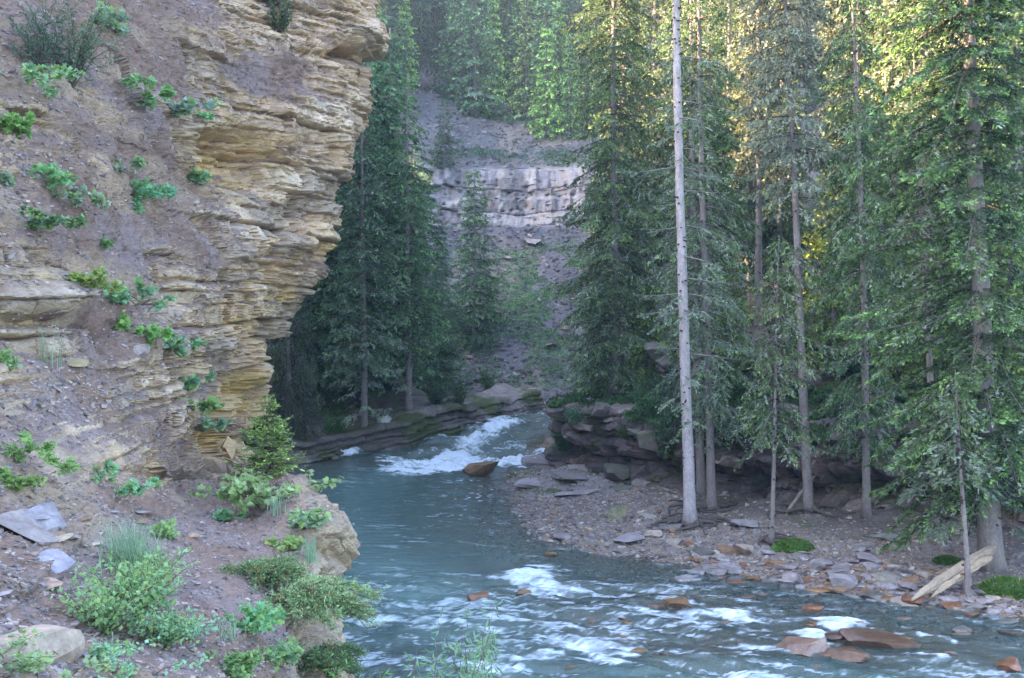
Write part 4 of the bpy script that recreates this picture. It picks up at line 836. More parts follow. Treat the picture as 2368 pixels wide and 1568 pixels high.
# ================================================================ logs, roots, table
def log(name, p0, p1, r0, r1, col, label, cat='log', seed=0, bend=.05, kids=None, rough=.25):
    mb = MB(); p0, p1 = np.array(p0, float), np.array(p1, float); t_ = np.linspace(0, 1, 26)[:, None]
    pts = p0 + (p1 - p0) * t_; pts[:, 2] += bend * np.sin(t_[:, 0] * 3.14); pts[:, 0] += .04 * fbm(t_[:, 0] * 5, 0, 0, 2, seed)
    tube(mb, pts, (r0 + (r1 - r0) * t_[:, 0]) * np.clip(np.minimum(t_[:, 0] * 4 + .3, (1 - t_[:, 0]) * 6 + .45), 0, 1), col, n=14, rough=rough, seed=seed)
    rs = np.random.RandomState(seed)
    r = link(name, mb.mesh(name, [M_WOOD], smooth=False)); tag(r, label, cat)
    for k in range(kids or 0):
        q = pts[rs.randint(3, 23)]; d_ = rs.normal(0, 1, 3) * np.array([1, .6, 1]); d_ /= np.linalg.norm(d_); l_ = rs.uniform(.25, .8); m2 = MB()
        tt_ = np.linspace(0, 1, 6)[:, None]; tube(m2, q + d_ * l_ * tt_ + np.array([0, 0, -.15]) * tt_ ** 2 + .03 * rs.normal(0, 1, (6, 3)) * tt_, np.linspace(.022, .006, 6), np.array(col) * .8, n=5)
        link('branch', m2.mesh('branch', [M_WOOD]), r)
    return r
def pt(u, v, D_): return P(u, v, D_)
log('driftwood_log', pt(2108, 1388, 20.6), pt(2302, 1268, 22.6), .075, .10, (.36, .27, .20), 'splintered pale fallen log slanting from the water up to the thickest trunk', seed=3, kids=8, rough=.3)
log('driftwood_log', pt(2150, 1380, 20.9), pt(2290, 1290, 22.2), .05, .07, (.42, .31, .22), 'thinner split half lying under the pale fallen log', seed=4, rough=.5)
log('dead_branch', pt(1812, 1200, 28.3), pt(1900, 1075, 30.0), .055, .03, (.24, .20, .17), 'dead grey branch leaning up against the lichen grey spruce', cat='branch', seed=5, kids=4)
log('fallen_log', pt(1905, 1203, 28.6), pt(2075, 1212, 27.5), .10, .08, (.12, .10, .085), 'dark horizontal log half sunk in soil behind the stone pile', seed=6)
log('dead_branch', pt(1240, 900, 60), pt(1190, 906, 59), .05, .03, (.3, .26, .24), 'bleached stick at the foot of the scree', cat='branch', seed=7)
log('fallen_log', pt(1318, 280, 92), pt(1345, 300, 91), .28, .2, (.36, .31, .29), 'pale fallen trunk at the forest edge at the top of the shale patch', seed=8)
def roots(u, v, D_, n_, reach, seed, label):
    p, _ = hit(u, v, [BED]); rs = np.random.RandomState(seed)
    r = bpy.data.objects.new('tree_roots', None); COL.objects.link(r); r.location = p; tag(r, label, 'roots')
    for k in range(n_):
        a_ = k * 6.28 / n_ + rs.uniform(-.3, .3); L_ = reach * rs.uniform(.5, 1.2); t_ = np.linspace(0, 1, 14); ww = a_ + .6 * np.sin(t_ * 5 + rs.uniform(0, 6)) * t_
        x = np.cos(ww) * L_ * t_; y = np.sin(ww) * L_ * t_ * .8; z = np.array([gz(p.x + a, p.y + b, [BED]) for a, b in zip(x, y)]) - p.z + .03 + .10 * (1 - t_) + .04 * np.abs(np.sin(t_ * 9 + k))
        mb = MB(); tube(mb, np.stack([x, y, z], -1), np.linspace(.085, .016, 14), (.10, .078, .07), n=6, rough=.2, seed=k); link('root', mb.mesh('root', [M_BARK], smooth=True), r)
roots(1592, 1212, 29, 11, 1.5, 1, 'dark tangled roots spreading from the tall bare trunk over the gravel')
roots(1638, 1180, 30, 10, 1.5, 2, 'mossy roots around the twin stems behind the bare trunk')
roots(1780, 1258, 26, 6, .7, 3, 'small dark roots clutching the bar under the young thin spruce')
roots(1868, 1183, 29, 7, 1.1, 4, 'roots at the foot of the lichen grey spruce')
def boxm(mb, c, d, col, rz=0, rx=0, ry=0):
    M_ = Matrix.Rotation(rz, 3, 'Z') @ Matrix.Rotation(ry, 3, 'Y') @ Matrix.Rotation(rx, 3, 'X'); d = np.array(d) / 2
    V = np.array([[x, y, z] for x in (-1, 1) for y in (-1, 1) for z in (-1, 1)], float) * d; V = V @ np.array(M_).T + np.array(c)
    mb.add(V, [[0, 1, 3, 2], [4, 6, 7, 5], [0, 4, 5, 1], [2, 3, 7, 6], [0, 2, 6, 4], [1, 5, 7, 3]], col)
tx, ty = (1742 - CU) / FP * 42.5, 42.5; tz = CAMH - (712 - CV) / FP * 42.5 - .78
gh = gz(tx, ty, [BANK])
tb = bpy.data.objects.new('picnic_table', None); COL.objects.link(tb); tb.location = (tx, ty, tz); tb.rotation_euler = (0, 0, .12); tb.scale = (1.05, 1, 1); tag(tb, 'brown wooden picnic table on the plateau among the spruces', 'picnic table')
WC = (.42, .17, .07)
m = MB(); [boxm(m, (0, -.32 + .16 * k, .77), (2.0, .145, .045), WC) for k in range(5)]; link('tabletop', m.mesh('tabletop', [M_WOOD]), tb)
for s_ in (-1, 1):
    m = MB(); [boxm(m, (0, s_ * (.66 + .15 * k), .45), (2.0, .14, .045), WC) for k in (0, 1)]; link('bench', m.mesh('bench', [M_WOOD]), tb)
    for q in (-1, 1):
        m = MB(); boxm(m, (s_ * .75, q * .36, .37), (.05, .12, .86), WC, rx=-q * -.5); link('leg', m.mesh('leg', [M_WOOD]), tb)
    m = MB(); boxm(m, (s_ * .70, 0, .40), (.05, 1.7, .10), WC); link('crossbeam', m.mesh('crossbeam', [M_WOOD]), tb)
print('table ground', gh, tz)
# pad of trodden earth under the table
V, F = ICO[3]; o = link('mound', make_mesh('mound', V * np.array([3.2, 2.4, max(.3, (tz - gh) + .25)]) * (1 + .12 * fbm(V[:, 0:1] * 2, V[:, 1:2] * 2, V[:, 2:3] * 2, 3, 5)), F, M_BANK, np.broadcast_to(np.array([.17, .12, .10]), V.shape))); o.location = (tx, ty, gh - .2); tag(o, kind='structure')
# ================================================================ leafy plants
def leaves3(cr, p, d, size, col, rs, lobes=3, wide=.36):
    """lobed leaf: a fan of pointed lobes from the stalk, lying roughly flat"""
    n = len(p); d, a, b = basis(d); roll = rs.normal(0, .5, n)
    s_ = a * np.cos(roll)[:, None] + b * np.sin(roll)[:, None]
    for k in range(lobes):
        th = (k - (lobes - 1) / 2) * (.85 if lobes > 1 else 0); q = d * math.cos(th) + s_ * math.sin(th); sd_ = s_ * math.cos(th) - d * math.sin(th)
        L_ = (size * (1 - .18 * abs(k - (lobes - 1) / 2)))[:, None]; w_ = L_ * wide
        up_ = np.cross(q, sd_) * (L_ * .12)
        V = np.stack([p, p + q * L_ * .5 + sd_ * w_ + up_, p + q * L_, p + q * L_ * .5 - sd_ * w_ + up_], 1).reshape(-1, 3)
        cr.add(V, np.arange(4 * n).reshape(-1, 4), np.repeat(col, 4, 0))
def shrub(seed, H, spread, nst, leaf, nleaf, col, lobes=3, wide=.36, arch=.5, dirv=(0, 0, 1), stemc=(.16, .10, .08), low=.25, var=.3, col2=None, sr=.006, scat=0):
    rs = np.random.RandomState(seed); sb = MB(); cr = MB(); dv = np.array(dirv, float)
    for i in range(nst):
        org = rs.normal(0, .33 * spread * scat, 3) * np.array([1, .4, .3]); a_ = rs.uniform(0, 6.28); out = np.array([math.cos(a_), math.sin(a_), 0]) * spread * rs.uniform(.2, 1) ; h_ = H * rs.uniform(.55, 1.1)
        t_ = np.linspace(0, 1, 7)[:, None]; pts = org + out * t_ ** 1.3 + dv * h_ * (t_ - arch * .35 * t_ ** 2) + rs.normal(0, .03 * H, (7, 3)) * t_
        tube(sb, pts, np.linspace(sr, sr * .3, 7), stemc, n=4)
        for j in range(2):
            k0 = rs.randint(2, 5); q0 = pts[k0]; dq = rs.normal(0, .4, 3) + out / (spread + 1e-6) * .5 + np.array([0, 0, .3]); sp = q0 + dq * H * .35 * t_
            tube(sb, sp, np.linspace(sr * .6, sr * .2, 7), stemc, n=3); m_ = max(3, nleaf // 3)
            tt_ = rs.uniform(.3, 1, m_); lp = q0 + dq * H * .35 * tt_[:, None]; ld = rs.normal(0, .7, (m_, 3)) + np.array([0, -.35, -.1]); put_l(cr, lp, ld, leaf, col, col2, rs, lobes, wide, var)
        tt_ = low + (1 - low) * rs.rand(nleaf) ** .7; lp = np.stack([np.interp(tt_, t_[:, 0], pts[:, k]) for k in range(3)], -1)
        ld = rs.normal(0, .7, (nleaf, 3)) + np.array([0, -.35, -.1]); put_l(cr, lp, ld, leaf, col, col2, rs, lobes, wide, var)
    return sb.mesh('stems', [M_BARK]), cr.mesh('leaves', [M_LEAF])
def put_l(cr, lp, ld, leaf, col, col2, rs, lobes, wide, var):
    n_ = len(lp); ld = ld / np.linalg.norm(ld, axis=1)[:, None]; c = np.array(col) * rs.uniform(1 - var, 1 + var, n_)[:, None]
    if col2 is not None: c = mix(c, np.array(col2), (rs.rand(n_) < .35) * 1.)
    leaves3(cr, lp + ld * leaf * .4, ld, leaf * rs.uniform(.6, 1.15, n_), c, rs, lobes, wide)
def put_plant(name, meshes, loc, label, cat='plant', group=None, rot=0, sc=1., parts=('stems', 'leaves'), tilt=0):
    r = bpy.data.objects.new(name, None); COL.objects.link(r); r.location = loc; r.scale = (sc,) * 3; r.rotation_euler = (0, tilt, rot); r.empty_display_size = .2; tag(r, label, cat, group)
    for n_, me in zip(parts, meshes): link(n_, me, r)
    return r
SEA = (.34, .54, .36); LIME = (.34, .50, .18); MID = (.22, .38, .15); BLUEG = (.32, .52, .40)
PL = [(35,165,75,SEA,'bright pale green leafy plant at the left edge near the top',3,.9),(25,290,70,MID,'dark leaved plant at the left edge beneath the topmost bright one',3,.9),(235,45,70,SEA,'thimbleberry with pale leaves on the dirt at the top left, above the thin bush',3,.9),
(325,215,60,SEA,'rounded pale leafy clump below the dirt chute near the top',3,1),(402,252,42,BLUEG,'small blue green clump just right of the rounded one near the top',3,1),(470,268,18,SEA,'tiny leafy sprig furthest right of the upper clumps',3,1),
(268,385,44,SEA,'small leafy clump on the dark ledge in the upper left',3,1),(320,435,66,BLUEG,'wide low blue green clump on the dirt above the middle ledges',3,1),(450,412,34,SEA,'lone sprig near the cave of yellow rock',3,1),(315,480,26,SEA,'sprig hanging under the wide low blue green clump',3,1),
(160,460,72,SEA,'spreading pale clump left of the wide low one',3,1),(70,510,84,(.18,.32,.16),'largest pale yellow green mat at the left edge, middle height',3,1),(100,410,50,SEA,'leafy clump above the largest pale mat',3,1),(10,415,34,SEA,'clump cut by the left frame edge beside the upper mats',3,1),
(235,562,24,MID,'small deep green tuft alone on purple dirt',3,1),(215,650,50,LIME,'left end of the leafy branch crossing the middle ledges',3,1),(290,685,92,SEA,'bright leafy branch hanging over the middle tan ledges',3,1),(275,750,40,LIME,'leafy sprig dangling below the bright branch',3,1),
(385,790,60,SEA,'leafy clump at the centre of the cliff beside the jutting block',3,1),(350,775,40,LIME,'lime sprig joined to the left of the central clump',3,1),(442,795,26,SEA,'tiny sprig right of the central clump',3,1),(425,885,44,BLUEG,'blue green clump on ochre rock below the central clump',3,1),(440,930,40,MID,'mid green clump hanging right under the blue green one',3,1),(478,868,28,BLUEG,'small sprig right of the blue green clump on ochre rock',3,1),(472,975,36,SEA,'clump above the yellow alcove low on the cliff',3,1),
(20,838,40,SEA,'clump cut by the left edge, level with the central block',3,1),(35,1040,74,LIME,'light green bush at the left edge above the slabs',3,1),(250,1100,66,SEA,'pale clump above the layered ochre blocks at lower left',3,1),(20,1110,40,MID,'low leaves at the left edge under the light green bush',3,1),
(600,1130,130,SEA,'broad pale thimbleberry around the foot of the fir sapling',3,1),(690,1195,84,SEA,'thimbleberry clump right of and below the fir sapling on the knob',3,1),(515,1192,34,SEA,'small clump left of the thimbleberries on the dirt slope',3,1),(665,1250,34,LIME,'small lime clump on the lip of the knob',3,1),
(590,1310,34,SEA,'single pale sprig on the dirt above the juniper',3,1),(575,1425,95,BLUEG,'blue green leafy plant left of the juniper',3,1),(650,1510,115,SEA,'drooping pale plant under the juniper near the bottom edge',3,1),(545,1530,80,MID,'mid green plant at the bottom edge between dirt and juniper',3,1),
(60,1530,125,BLUEG,'blue green plants along the bottom edge in front of the huge boulder',3,1),(290,1530,95,SEA,'pale rounded leaves at the bottom edge right of the huge boulder',1,1),(380,1230,44,LIME,'upright stalk with oval lime leaves above the grass',1,1.6)]
VAR = {}
def pvar(col, lobes, k):
    key = (col, lobes, k)
    if key not in VAR: VAR[key] = shrub(900 + len(VAR), .62, .78, 9, .17, 11, col, lobes=lobes, wide=.33 if lobes > 1 else .3, arch=.8, dirv=(0, -.25, .8), sr=.012)
    return VAR[key]
for i, (u, v, r_, col, lab, lobes, tall) in enumerate(PL):
    p, nrm = hit(u, v + r_ * .25, [CLIFF])
    if p is None: p, nrm = hit(u - 15, v + r_ * .3, [CLIFF])
    D_ = p.y; S_ = r_ / FP * D_ * 1.3
    k_ = max(.12, min(.3, 9 / max(r_, 30)))
    rr_ = np.random.RandomState(i); col = tuple(np.array(col) * np.array([rr_.uniform(.75, 1.2), rr_.uniform(.8, 1.1), rr_.uniform(.65, 1.05)])); me = shrub(900 + i, .62 * tall, rr_.uniform(.75, 1.25), int(5 + r_ * .08), float(np.clip(9.5 / r_, .085, .27)), 18 if r_ < 50 else 28, col, lobes=lobes, wide=.42, arch=rr_.uniform(.5, 1.3), dirv=(rr_.uniform(-.1, .35), -.25, .75), sr=.010, low=.25, col2=LIME, scat=.45 if u > 560 else (1.6 if r_ > 34 else .7))
    put_plant('leafy_plant', me, (p.x, p.y - .02, p.z), lab, cat='plant', rot=0, sc=S_)
# thin twiggy bush at top left
p, _ = hit(170, 205, [CLIFF]); me = shrub(71, 1.5, 1.0, 26, .055, 60, (.16, .22, .12), lobes=1, wide=.4, arch=.2, col2=(.20, .28, .17), sr=.012, stemc=(.09, .07, .06)); put_plant('bush', me, tuple(p), 'large airy twiggy bush with fine olive leaves in the top left corner', cat='bush', sc=.95)
p, _ = hit(90, 190, [CLIFF]); me = shrub(73, 1.5, .7, 16, .06, 50, (.13, .20, .12), lobes=1, wide=.4, arch=.1, sr=.014, stemc=(.08, .06, .06)); put_plant('bush', me, tuple(p), 'upright thin stemmed bush left of the large airy one', cat='bush', sc=.85)
p, _ = hit(645, 95, [CLIFF]); me = shrub(72, 1.1, .5, 14, .07, 46, (.13, .18, .09), lobes=1, wide=.35, arch=.2, sr=.014); put_plant('bush', me, tuple(p), 'dull green bush clinging high on the cliff under the overhanging slab', cat='bush', sc=1.1)
# fir sapling on the knob
p, _ = hit(620, 1105, [CLIFF]); T = conifer(81, 1.2, .018, .04, .62, nb=150, card=.045, dens=1.0, green=(.13, .24, .08), tip=(.27, .43, .18), droop=.1, hang=.1, shape=.75, n=6, top_r=.03, sub=1.6, gain=1.1)
put_tree('fir_sapling', T, (p.x, p.y, p.z), 'bushy young fir with light green tips on the edge of the knob', cat='sapling', sc=1.0)
# junipers
def juniper(seed, Lh, n_, col, tip): 
    rs = np.random.RandomState(seed); sb = MB(); cr = MB()
    for i in range(n_):
        a_ = rs.uniform(-.9, .9) if rs.rand() < .7 else rs.uniform(0, 6.28); L_ = Lh * rs.uniform(.35, 1); t_ = np.linspace(0, 1, 8)[:, None]; d_ = np.array([math.cos(a_), math.sin(a_) * .7, 0])
        pts = d_ * L_ * t_ + np.array([0, 0, 1.]) * L_ * (rs.uniform(.05, .55) * t_ - .35 * t_ ** 2) + rs.normal(0, .02, (8, 3)) * t_; tube(sb, pts, np.linspace(.014, .004, 8), (.12, .09, .08), n=4)
        m_ = int(70 * L_ / Lh) + 10; t2 = .25 + .75 * rs.rand(m_); q = np.stack([np.interp(t2, t_[:, 0], pts[:, k]) for k in range(3)], -1); dq = d_ + rs.normal(0, .6, (m_, 3)) + np.array([0, 0, .25]); dq /= np.linalg.norm(dq, axis=1)[:, None]
        lt = rs.uniform(.04, .13, m_); K = 9; J = np.repeat(np.arange(m_), K); f = rs.rand(len(J)); r2 = q[J] + dq[J] * (lt[J] * f)[:, None]; dd = dq[J] * .6 + rs.normal(0, .5, (len(J), 3))
        V, F = diamonds(r2, dd, rs.uniform(.016, .036, len(J)), rs.uniform(.003, .006, len(J)), rs.uniform(0, 3, len(J)))
        c = mix(np.array(col), np.array(tip), ss(.3, 1, f + rs.normal(0, .2, len(J)))) * rs.uniform(.7, 1.2, m_)[J][:, None]; c = mix(c, np.array([.30, .15, .06]), ((rs.rand(m_) < .05)[J]) * 1.)
        cr.add(V, F, np.repeat(c, 4, 0))
    return sb.mesh('stems', [M_BARK]), cr.mesh('foliage', [M_NEEDLE])
p, _ = hit(655, 1410, [CLIFF]); put_plant('juniper', juniper(5, .95, 62, (.20, .32, .14), (.42, .55, .28)), (p.x - .05, p.y, p.z + .12), 'sprawling juniper with pale tips hanging over the cliff edge above the river', cat='juniper', parts=('stems', 'foliage'))
p, _ = hit(600, 1335, [CLIFF]); put_plant('juniper', juniper(6, .5, 30, (.12, .20, .08), (.28, .38, .18)), (p.x - .05, p.y, p.z + .05), 'smaller juniper spray above and left of the sprawling one', cat='juniper', parts=('stems', 'foliage'))
p, _ = hit(690, 1530, [CLIFF]); put_plant('juniper', juniper(7, .6, 26, (.10, .17, .08), (.20, .30, .14)), (p.x, p.y, p.z + .02), 'dull dark juniper under the sprawling one at the bottom edge', cat='juniper', parts=('stems', 'foliage'))
# big leafy bush and grass
p, _ = hit(320, 1440, [CLIFF]); D_ = p.y; me = shrub(301, .36, .34, 34, .036, 26, (.27, .44, .22), lobes=1, wide=.32, arch=.3, col2=LIME, sr=.004, low=.15); put_plant('leafy_bush', me, tuple(p), 'large light green leafy bush growing through the grass at lower left', cat='bush', sc=D_ / 5.8)
for k, (u, v, s_, lab) in enumerate([(250, 1470, 1.15, 'second light green bush left of and below the large leafy one'), (385, 1500, 1.0, 'light green bush below the large leafy one, near the bottom edge'), (355, 1360, .8, 'upper light green bush tucked behind the large leafy one')]):
    p, _ = hit(u, v, [CLIFF]); me = shrub(310 + k, .34, .36, 30, .034, 26, [(.30, .48, .24), (.26, .44, .26), (.30, .46, .20)][k], lobes=1, wide=.34, arch=.4, col2=LIME, sr=.004, low=.12); put_plant('leafy_bush', me, tuple(p), lab, cat='bush', sc=s_ * p.y / 7.0)
p, _ = hit(440, 1480, [CLIFF]); me = shrub(302, .2, .3, 14, .035, 16, SEA, lobes=1, wide=.35, arch=.6, sr=.003); put_plant('leafy_bush', me, tuple(p), 'low trailing leaves right of the large leafy bush', cat='bush', sc=p.y / 7.4)
def grass(seed, n_, H, spread, col):
    rs = np.random.RandomState(seed); mb = MB(); a_ = rs.uniform(0, 6.28, n_); o_ = np.stack([rs.normal(0, spread * .3, n_), rs.normal(0, spread * .3, n_), 0 * a_], -1); d_ = np.stack([np.cos(a_), np.sin(a_), 0 * a_], -1); h_ = H * rs.uniform(.4, 1.1, n_); b_ = spread * rs.uniform(.2, 1.2, n_); w_ = .0032 * rs.uniform(.7, 1.3, n_)
    sd_ = np.stack([-np.sin(a_), np.cos(a_), 0 * a_], -1); L = []
    for t in np.linspace(0, 1, 6):
        c_ = o_ + d_ * (b_ * t ** 2)[:, None] + np.array([0, 0, 1.]) * (h_ * (t * 1.3 - .62 * t ** 2.4))[:, None]; ww = (w_ * (1.02 - t))[:, None]; L += [c_ - sd_ * ww, c_ + sd_ * ww]
    V = np.stack(L, 1); F = np.concatenate([np.arange(n_)[:, None] * 12 + np.array([2 * k, 2 * k + 1, 2 * k + 3, 2 * k + 2])[None] for k in range(5)])
    mb.add(V.reshape(-1, 3), F, np.repeat(np.array(col) * rs.uniform(.7, 1.2, n_)[:, None], 12, 0)); return mb
for (u, v, n_, H_, s_, lab) in [(300, 1330, 420, .55, .34, 'tall clump of arching blue green grass at lower left'), (640, 1190, 30, .25, .12, 'few grass blades at the right of the dirt slope'), (715, 1300, 60, .3, .1, 'dry pale grass tuft on the crest of the knob'), (240, 1530, 60, .25, .15, 'short grass tuft by the huge boulder'), (530, 1480, 40, .25, .16, 'thin grass blades left of the drooping plants'), (120, 850, 24, .5, .2, 'thin yellow stalk bent over dirt at the left ledge')]:
    p, _ = hit(u, v, [CLIFF])
    if p: o = link('grass_tuft', grass(int(u), n_, H_, s_, (.30, .44, .28)).mesh('grass_tuft', [M_LEAF]), loc=p); tag(o, lab, 'grass'); o.scale = (p.y / 8,) * 3
# willow tops at the bottom edge
me = shrub(401, 2.3, .42, 40, .09, 80, (.24, .38, .22), lobes=1, wide=.13, arch=.1, low=.45, sr=.008); put_plant('willow_bush', me, ((1072 - CU) / FP * 8.6, 8.6, .35), 'feathery light green willow top rising at the bottom edge before the rapids', cat='bush', sc=.98)
me = shrub(402, 1.2, .4, 14, .075, 34, (.20, .40, .10), lobes=1, wide=.13, arch=.2, low=.3, sr=.008); put_plant('willow_bush', me, ((835 - CU) / FP * 9.2, 9.2, 1.15), 'vivid green narrow leaved bush at the bottom edge right of the juniper', cat='bush', sc=.95)
# shrubs across the river
SH = [(775,985,75,70,(.055,.15,.025),'vivid green bush under the drooping dark spruce on the far bank'),(1065,900,70,110,(.08,.15,.05),'tall willow on the far bank left of the scree'),(1125,880,60,80,(.07,.14,.045),'bushy willow right of the tall one at the foot of the scree'),(1140,912,30,24,(.16,.26,.05),'small lime bush at the water by the willows'),(1215,920,40,26,(.20,.20,.03),'yellow green mossy shrub at the far end of the river'),(1285,935,26,28,(.12,.22,.06),'small bright bush among the boulders at the far end'),
(1010,915,60,70,(.05,.10,.05),'dim leafy bush between the tall far bank spruces and the willows'),(980,985,24,24,(.08,.16,.04),'small plant on the mossy ledge above the rapids'),(900,880,50,60,(.035,.07,.035),'dark undergrowth between the two tall trunks of the far bank'),
(1330,960,50,44,(.12,.22,.12),'leafy bush on the left flank of the nose above the river'),(1300,1020,40,52,(.07,.16,.06),'green bush drooping down the left side of the nose to the rapids'),(1420,860,130,110,(.10,.22,.11),'pale green bush on the slope above the nose'),(1500,930,110,90,(.08,.18,.08),'green bush on the slope left of the bare trunk'),(1540,1010,90,110,(.09,.18,.07),'light green bush spilling over the dark rock beside the bare trunk'),(1380,905,60,50,(.10,.18,.07),'low bush over the dirt patch of the nose'),(1700,900,80,60,(.06,.13,.05),'dim bush on the slope right of the twin stems'),(1960,960,80,80,(.05,.11,.045),'dim bush on the ledge behind the drooping spruce'),(1450,1000,60,24,(.07,.10,.02),'mossy cushion of low shrubs on the nose ledge'),(1880,1010,60,60,(.05,.11,.04),'undergrowth on the dark ledge behind the lichen grey spruce')]
for i, (u, v, w, h, col, lab) in enumerate(SH):
    p, _ = hit(u, v + h * .42, [BED, BANK, HILL]); 
    if p is None: continue
    D_ = p.y; W_ = w / FP * D_; H_ = h / FP * D_
    me = shrub(700 + i, H_ * .95, W_ * .55, 26, .10, 34, col, lobes=1, wide=.33, arch=.4, low=.05, sr=.012, var=.4, col2=tuple(np.array(col) * 1.5)); put_plant('bush', me, (p.x, p.y, p.z - .05), lab, cat='bush')
for i in range(26):                                # bushes under the trees of the plateau and its slope
    rs_ = np.random.RandomState(4000 + i); u = 1480 + i * 34 + rs_.uniform(-15, 15); v = rs_.uniform(755, 960); p, _ = hit(u, v, [BANK])
    if p is None or p.y > 60: continue
    w = rs_.uniform(.5, 1.1); me = shrub(800 + i, w, w * .8, 20, .10, 34, [(.05, .11, .045), (.07, .15, .05), (.045, .09, .05)][i % 3], lobes=1, wide=.33, arch=.5, low=.05, sr=.012, var=.4)
    put_plant('bush', me, (p.x, p.y, p.z - .05), 'low green bush under the spruces on the slope of the dark bluff', cat='bush', group='bushes under the plateau spruces')
for k, (u, D_, s_) in enumerate([(1862, 66.5, 1), (1888, 68, 1.15), (1905, 66, .9), (1878, 70, 1.3), (1925, 69, 1)]):  # saplings added for the sun glow, its yellow put into their leaf colour
    x, y, z = base_at(u, D_, [BANK, HILL]); me = shrub(850 + k, 4.6 * s_, 1.3, 30, .22, 60, (.22, .30, .06), lobes=1, wide=.42, arch=.2, low=.1, sr=.03, var=.35)
    put_plant('sunglow_aspen', me, (x, y, z - .1), 'young aspen added deep between the trunks, sun glow put into its yellow leaves', cat='sapling', group='aspens added for the sun glow')
# bare grey brush on the shale
for (u, v, w, lab) in [(970, 200, 110, 'tangle of bare grey brush at the top left of the shale patch'), (1160, 262, 90, 'bare purplish brush under the dark forest edge')]:
    p, _ = hit(u, v, [HILL]); rs = np.random.RandomState(u); mb = MB(); S_ = w / FP * p.y * .5
    for k in range(190):
        d_ = rs.normal(0, 1, 3); d_[2] = abs(d_[2]) * .8; d_ /= np.linalg.norm(d_); t_ = np.linspace(0, 1, 4)[:, None]; tube(mb, rs.normal(0, .45, 3) * S_ * np.array([1, .5, .2]) + d_ * S_ * t_ * rs.uniform(.4, 1) + rs.normal(0, .06, (4, 3)), np.linspace(.03, .012, 4), (.26, .22, .24), n=3)
    o = link('bare_brush', mb.mesh('bare_brush', [M_BARK]), loc=p); tag(o, lab, 'brush')
# ground cover on the scree: nobody could count it
def cover(name, pts, size, col, seed, label, k=14):
    rs = np.random.RandomState(seed); n_ = len(pts); J = np.repeat(np.arange(n_), k); s_ = size * rs.uniform(.4, 1.2, n_)[J]
    q = pts[J] + rs.normal(0, .5, (len(J), 3)) * s_[:, None] * np.array([1, 1, .25]); d_ = rs.normal(0, .7, (len(J), 3)) + np.array([0, -.2, .5])
    V, F = diamonds(q, d_, s_ * rs.uniform(.3, .7, len(J)), s_ * .16, rs.uniform(0, 3, len(J))); c = np.array(col) * rs.uniform(.6, 1.4, n_)[J][:, None] * rs.uniform(.8, 1.2, len(J))[:, None]
    o = link(name, make_mesh(name, V, F, M_LEAF, np.repeat(c, 4, 0))); tag(o, label, 'ground cover', kind='stuff')
hp = np.stack([HX, HY, HZ], -1).reshape(-1, 3); hu = hp[:, 0] / hp[:, 1] * FP + CU; hv = CV - (hp[:, 2] - CAMH) / hp[:, 1] * FP
cl = fbm(hp[:, 0] * .35, hp[:, 1] * .35, 0, 4, 3)
dens_ = np.exp(-((hu - 1270) / 110) ** 2 - ((hv - 720) / 120) ** 2) * 1.1 + .35 * ((hv > 560) & (hv < 900))
s1 = np.flatnonzero((hu > 1000) & (hu < 1420) & (hv > 545) & (hv < 905) & (rs.rand(len(hu)) < dens_ * ss(-.5, .3, cl) * 1.0)); rs.shuffle(s1)
cover('ground_cover', hp[s1[:11000]], .27, (.20, .36, .15), 1, 'low green plants spread over the middle of the scree')
s2 = np.flatnonzero((hu > 1010) & (hu < 1380) & (hv > 290) & (hv < 385) & (rs.rand(len(hu)) < .9 * ss(-.1, .5, cl) * np.exp(-((hv - 352 - (hu - 1150) * .06) / 18) ** 2) + .02)); rs.shuffle(s2)
cover('ground_cover', hp[s2[:1500]], .34, (.11, .21, .12), 2, 'blue green plants in a band just above the far rock wall')
s3 = np.flatnonzero((hv < 300) & (hu > 780) & (hu < 1450) & (hp[:, 1] < 150)); s3 = rs.choice(s3, min(3500, len(s3)), replace=False)
s3 = s3[hv[s3] < np.interp(hu[s3], [820, 930, 960, 1080, 1200, 1340, 1420], [330, 250, 190, 268, 290, 325, 335])]
cover('undergrowth', hp[s3], .8, (.10, .20, .08), 3, 'green undergrowth under the far hillside forest')
bp_ = np.stack([RX, RY, RZ2], -1).reshape(-1, 3); m_ = np.flatnonzero((RZ.ravel() > 2.35) & (RZ.ravel() < 6.2) & ((RZ.ravel() < 3.7) | (RZ.ravel() > 4.85)) & (SS.ravel() > 12)); m_ = m_[fbm(bp_[m_, 0] * .6, bp_[m_, 1] * .6, 0, 3, 4) > .0]; m_ = rs.choice(m_, 9000)
cover('undergrowth', bp_[m_], .30, (.07, .15, .05), 4, 'low green undergrowth on the slope of the rocky bank')
m_ = np.flatnonzero((lbm.ravel() > .5) & (SD.ravel() > 1.2) & (GX.ravel() < 6)); m_ = m_[fbm(GX.ravel()[m_] * .6, GY.ravel()[m_] * .6, 0, 3, 5) > -.05]; m_ = rs.choice(m_, 4500)
cover('undergrowth', np.stack([GX.ravel()[m_], GY.ravel()[m_], GZ.ravel()[m_]], -1), .3, (.05, .10, .03), 5, 'dim undergrowth on the soil of the far left bank')
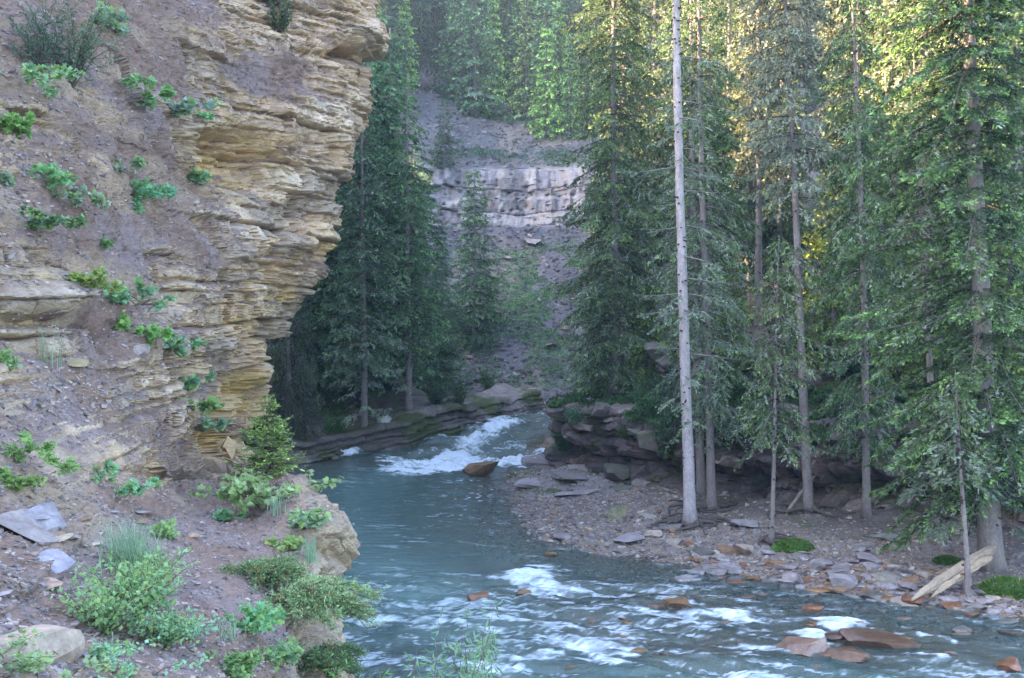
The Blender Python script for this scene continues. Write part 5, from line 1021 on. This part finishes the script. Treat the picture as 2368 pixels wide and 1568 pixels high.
# moss cushions on the bar
for i, (u, v, w, h, lab) in enumerate([(1835, 1252, 90, 42, 'bright green moss mound behind the mossy stones, right of the young spruce'), (2330, 1350, 120, 70, 'vivid green fern clump at the right edge below the thickest trunk'), (2190, 1290, 60, 24, 'dark moss cushion at the foot of the leaning slim stem')]):
    p, _ = hit(u, v + h * .4, [BED]); D_ = p.y; S_ = w / FP * D_
    V, F = ICO[3]; r = link('moss_mound', make_mesh('moss_mound', V * np.array([S_ / 2, S_ / 2.6, h / FP * D_ * .34]) * (1 + .45 * fbm(V[:, 0:1] * 2 + i, V[:, 1:2] * 2, V[:, 2:3] * 2, 3, i)), F, M_MOSS, np.broadcast_to(np.array([.06, .12, .02]), V.shape)), loc=p); tag(r, lab, 'moss' if i != 1 else 'fern')
    rs2 = np.random.RandomState(i); n_ = 900; q = rs2.normal(0, 1, (n_, 3)); q /= np.linalg.norm(q, axis=1)[:, None]; q[:, 2] = np.abs(q[:, 2]); b_ = q * np.array([S_ / 2, S_ / 2.6, h / FP * D_ * .5]); mb = MB()
    V, F = diamonds(b_, q + rs2.normal(0, .4, (n_, 3)), rs2.uniform(.03, .10, n_) * (1.6 if i == 1 else .6), rs2.uniform(.01, .025, n_), rs2.uniform(0, 3, n_)); mb.add(V, F, np.repeat(np.array([.10, .20, .03]) * rs2.uniform(.6, 1.3, n_)[:, None], 4, 0)); link('fronds', mb.mesh('fronds', [M_LEAF]), r)
# ================================================================ air
HAZE = True
if HAZE:
    c0, c1 = np.array([-175, -125, -4.]), np.array([175, 260, 160.]); mb = MB(); boxm(mb, (c0 + c1) / 2, c1 - c0, (1, 1, 1))
    m, t, N = nt('haze'); out = N('ShaderNodeOutputMaterial'); pv = N('ShaderNodeVolumePrincipled'); pv.inputs['Color'].default_value = (.62, .78, 1, 1); pv.inputs['Density'].default_value = .0009; pv.inputs['Anisotropy'].default_value = .2
    t.links.new(pv.outputs[0], out.inputs['Volume']); o = link('haze', mb.mesh('haze', [m])); tag(o, kind='stuff')
    scene.cycles.volume_bounces = 0
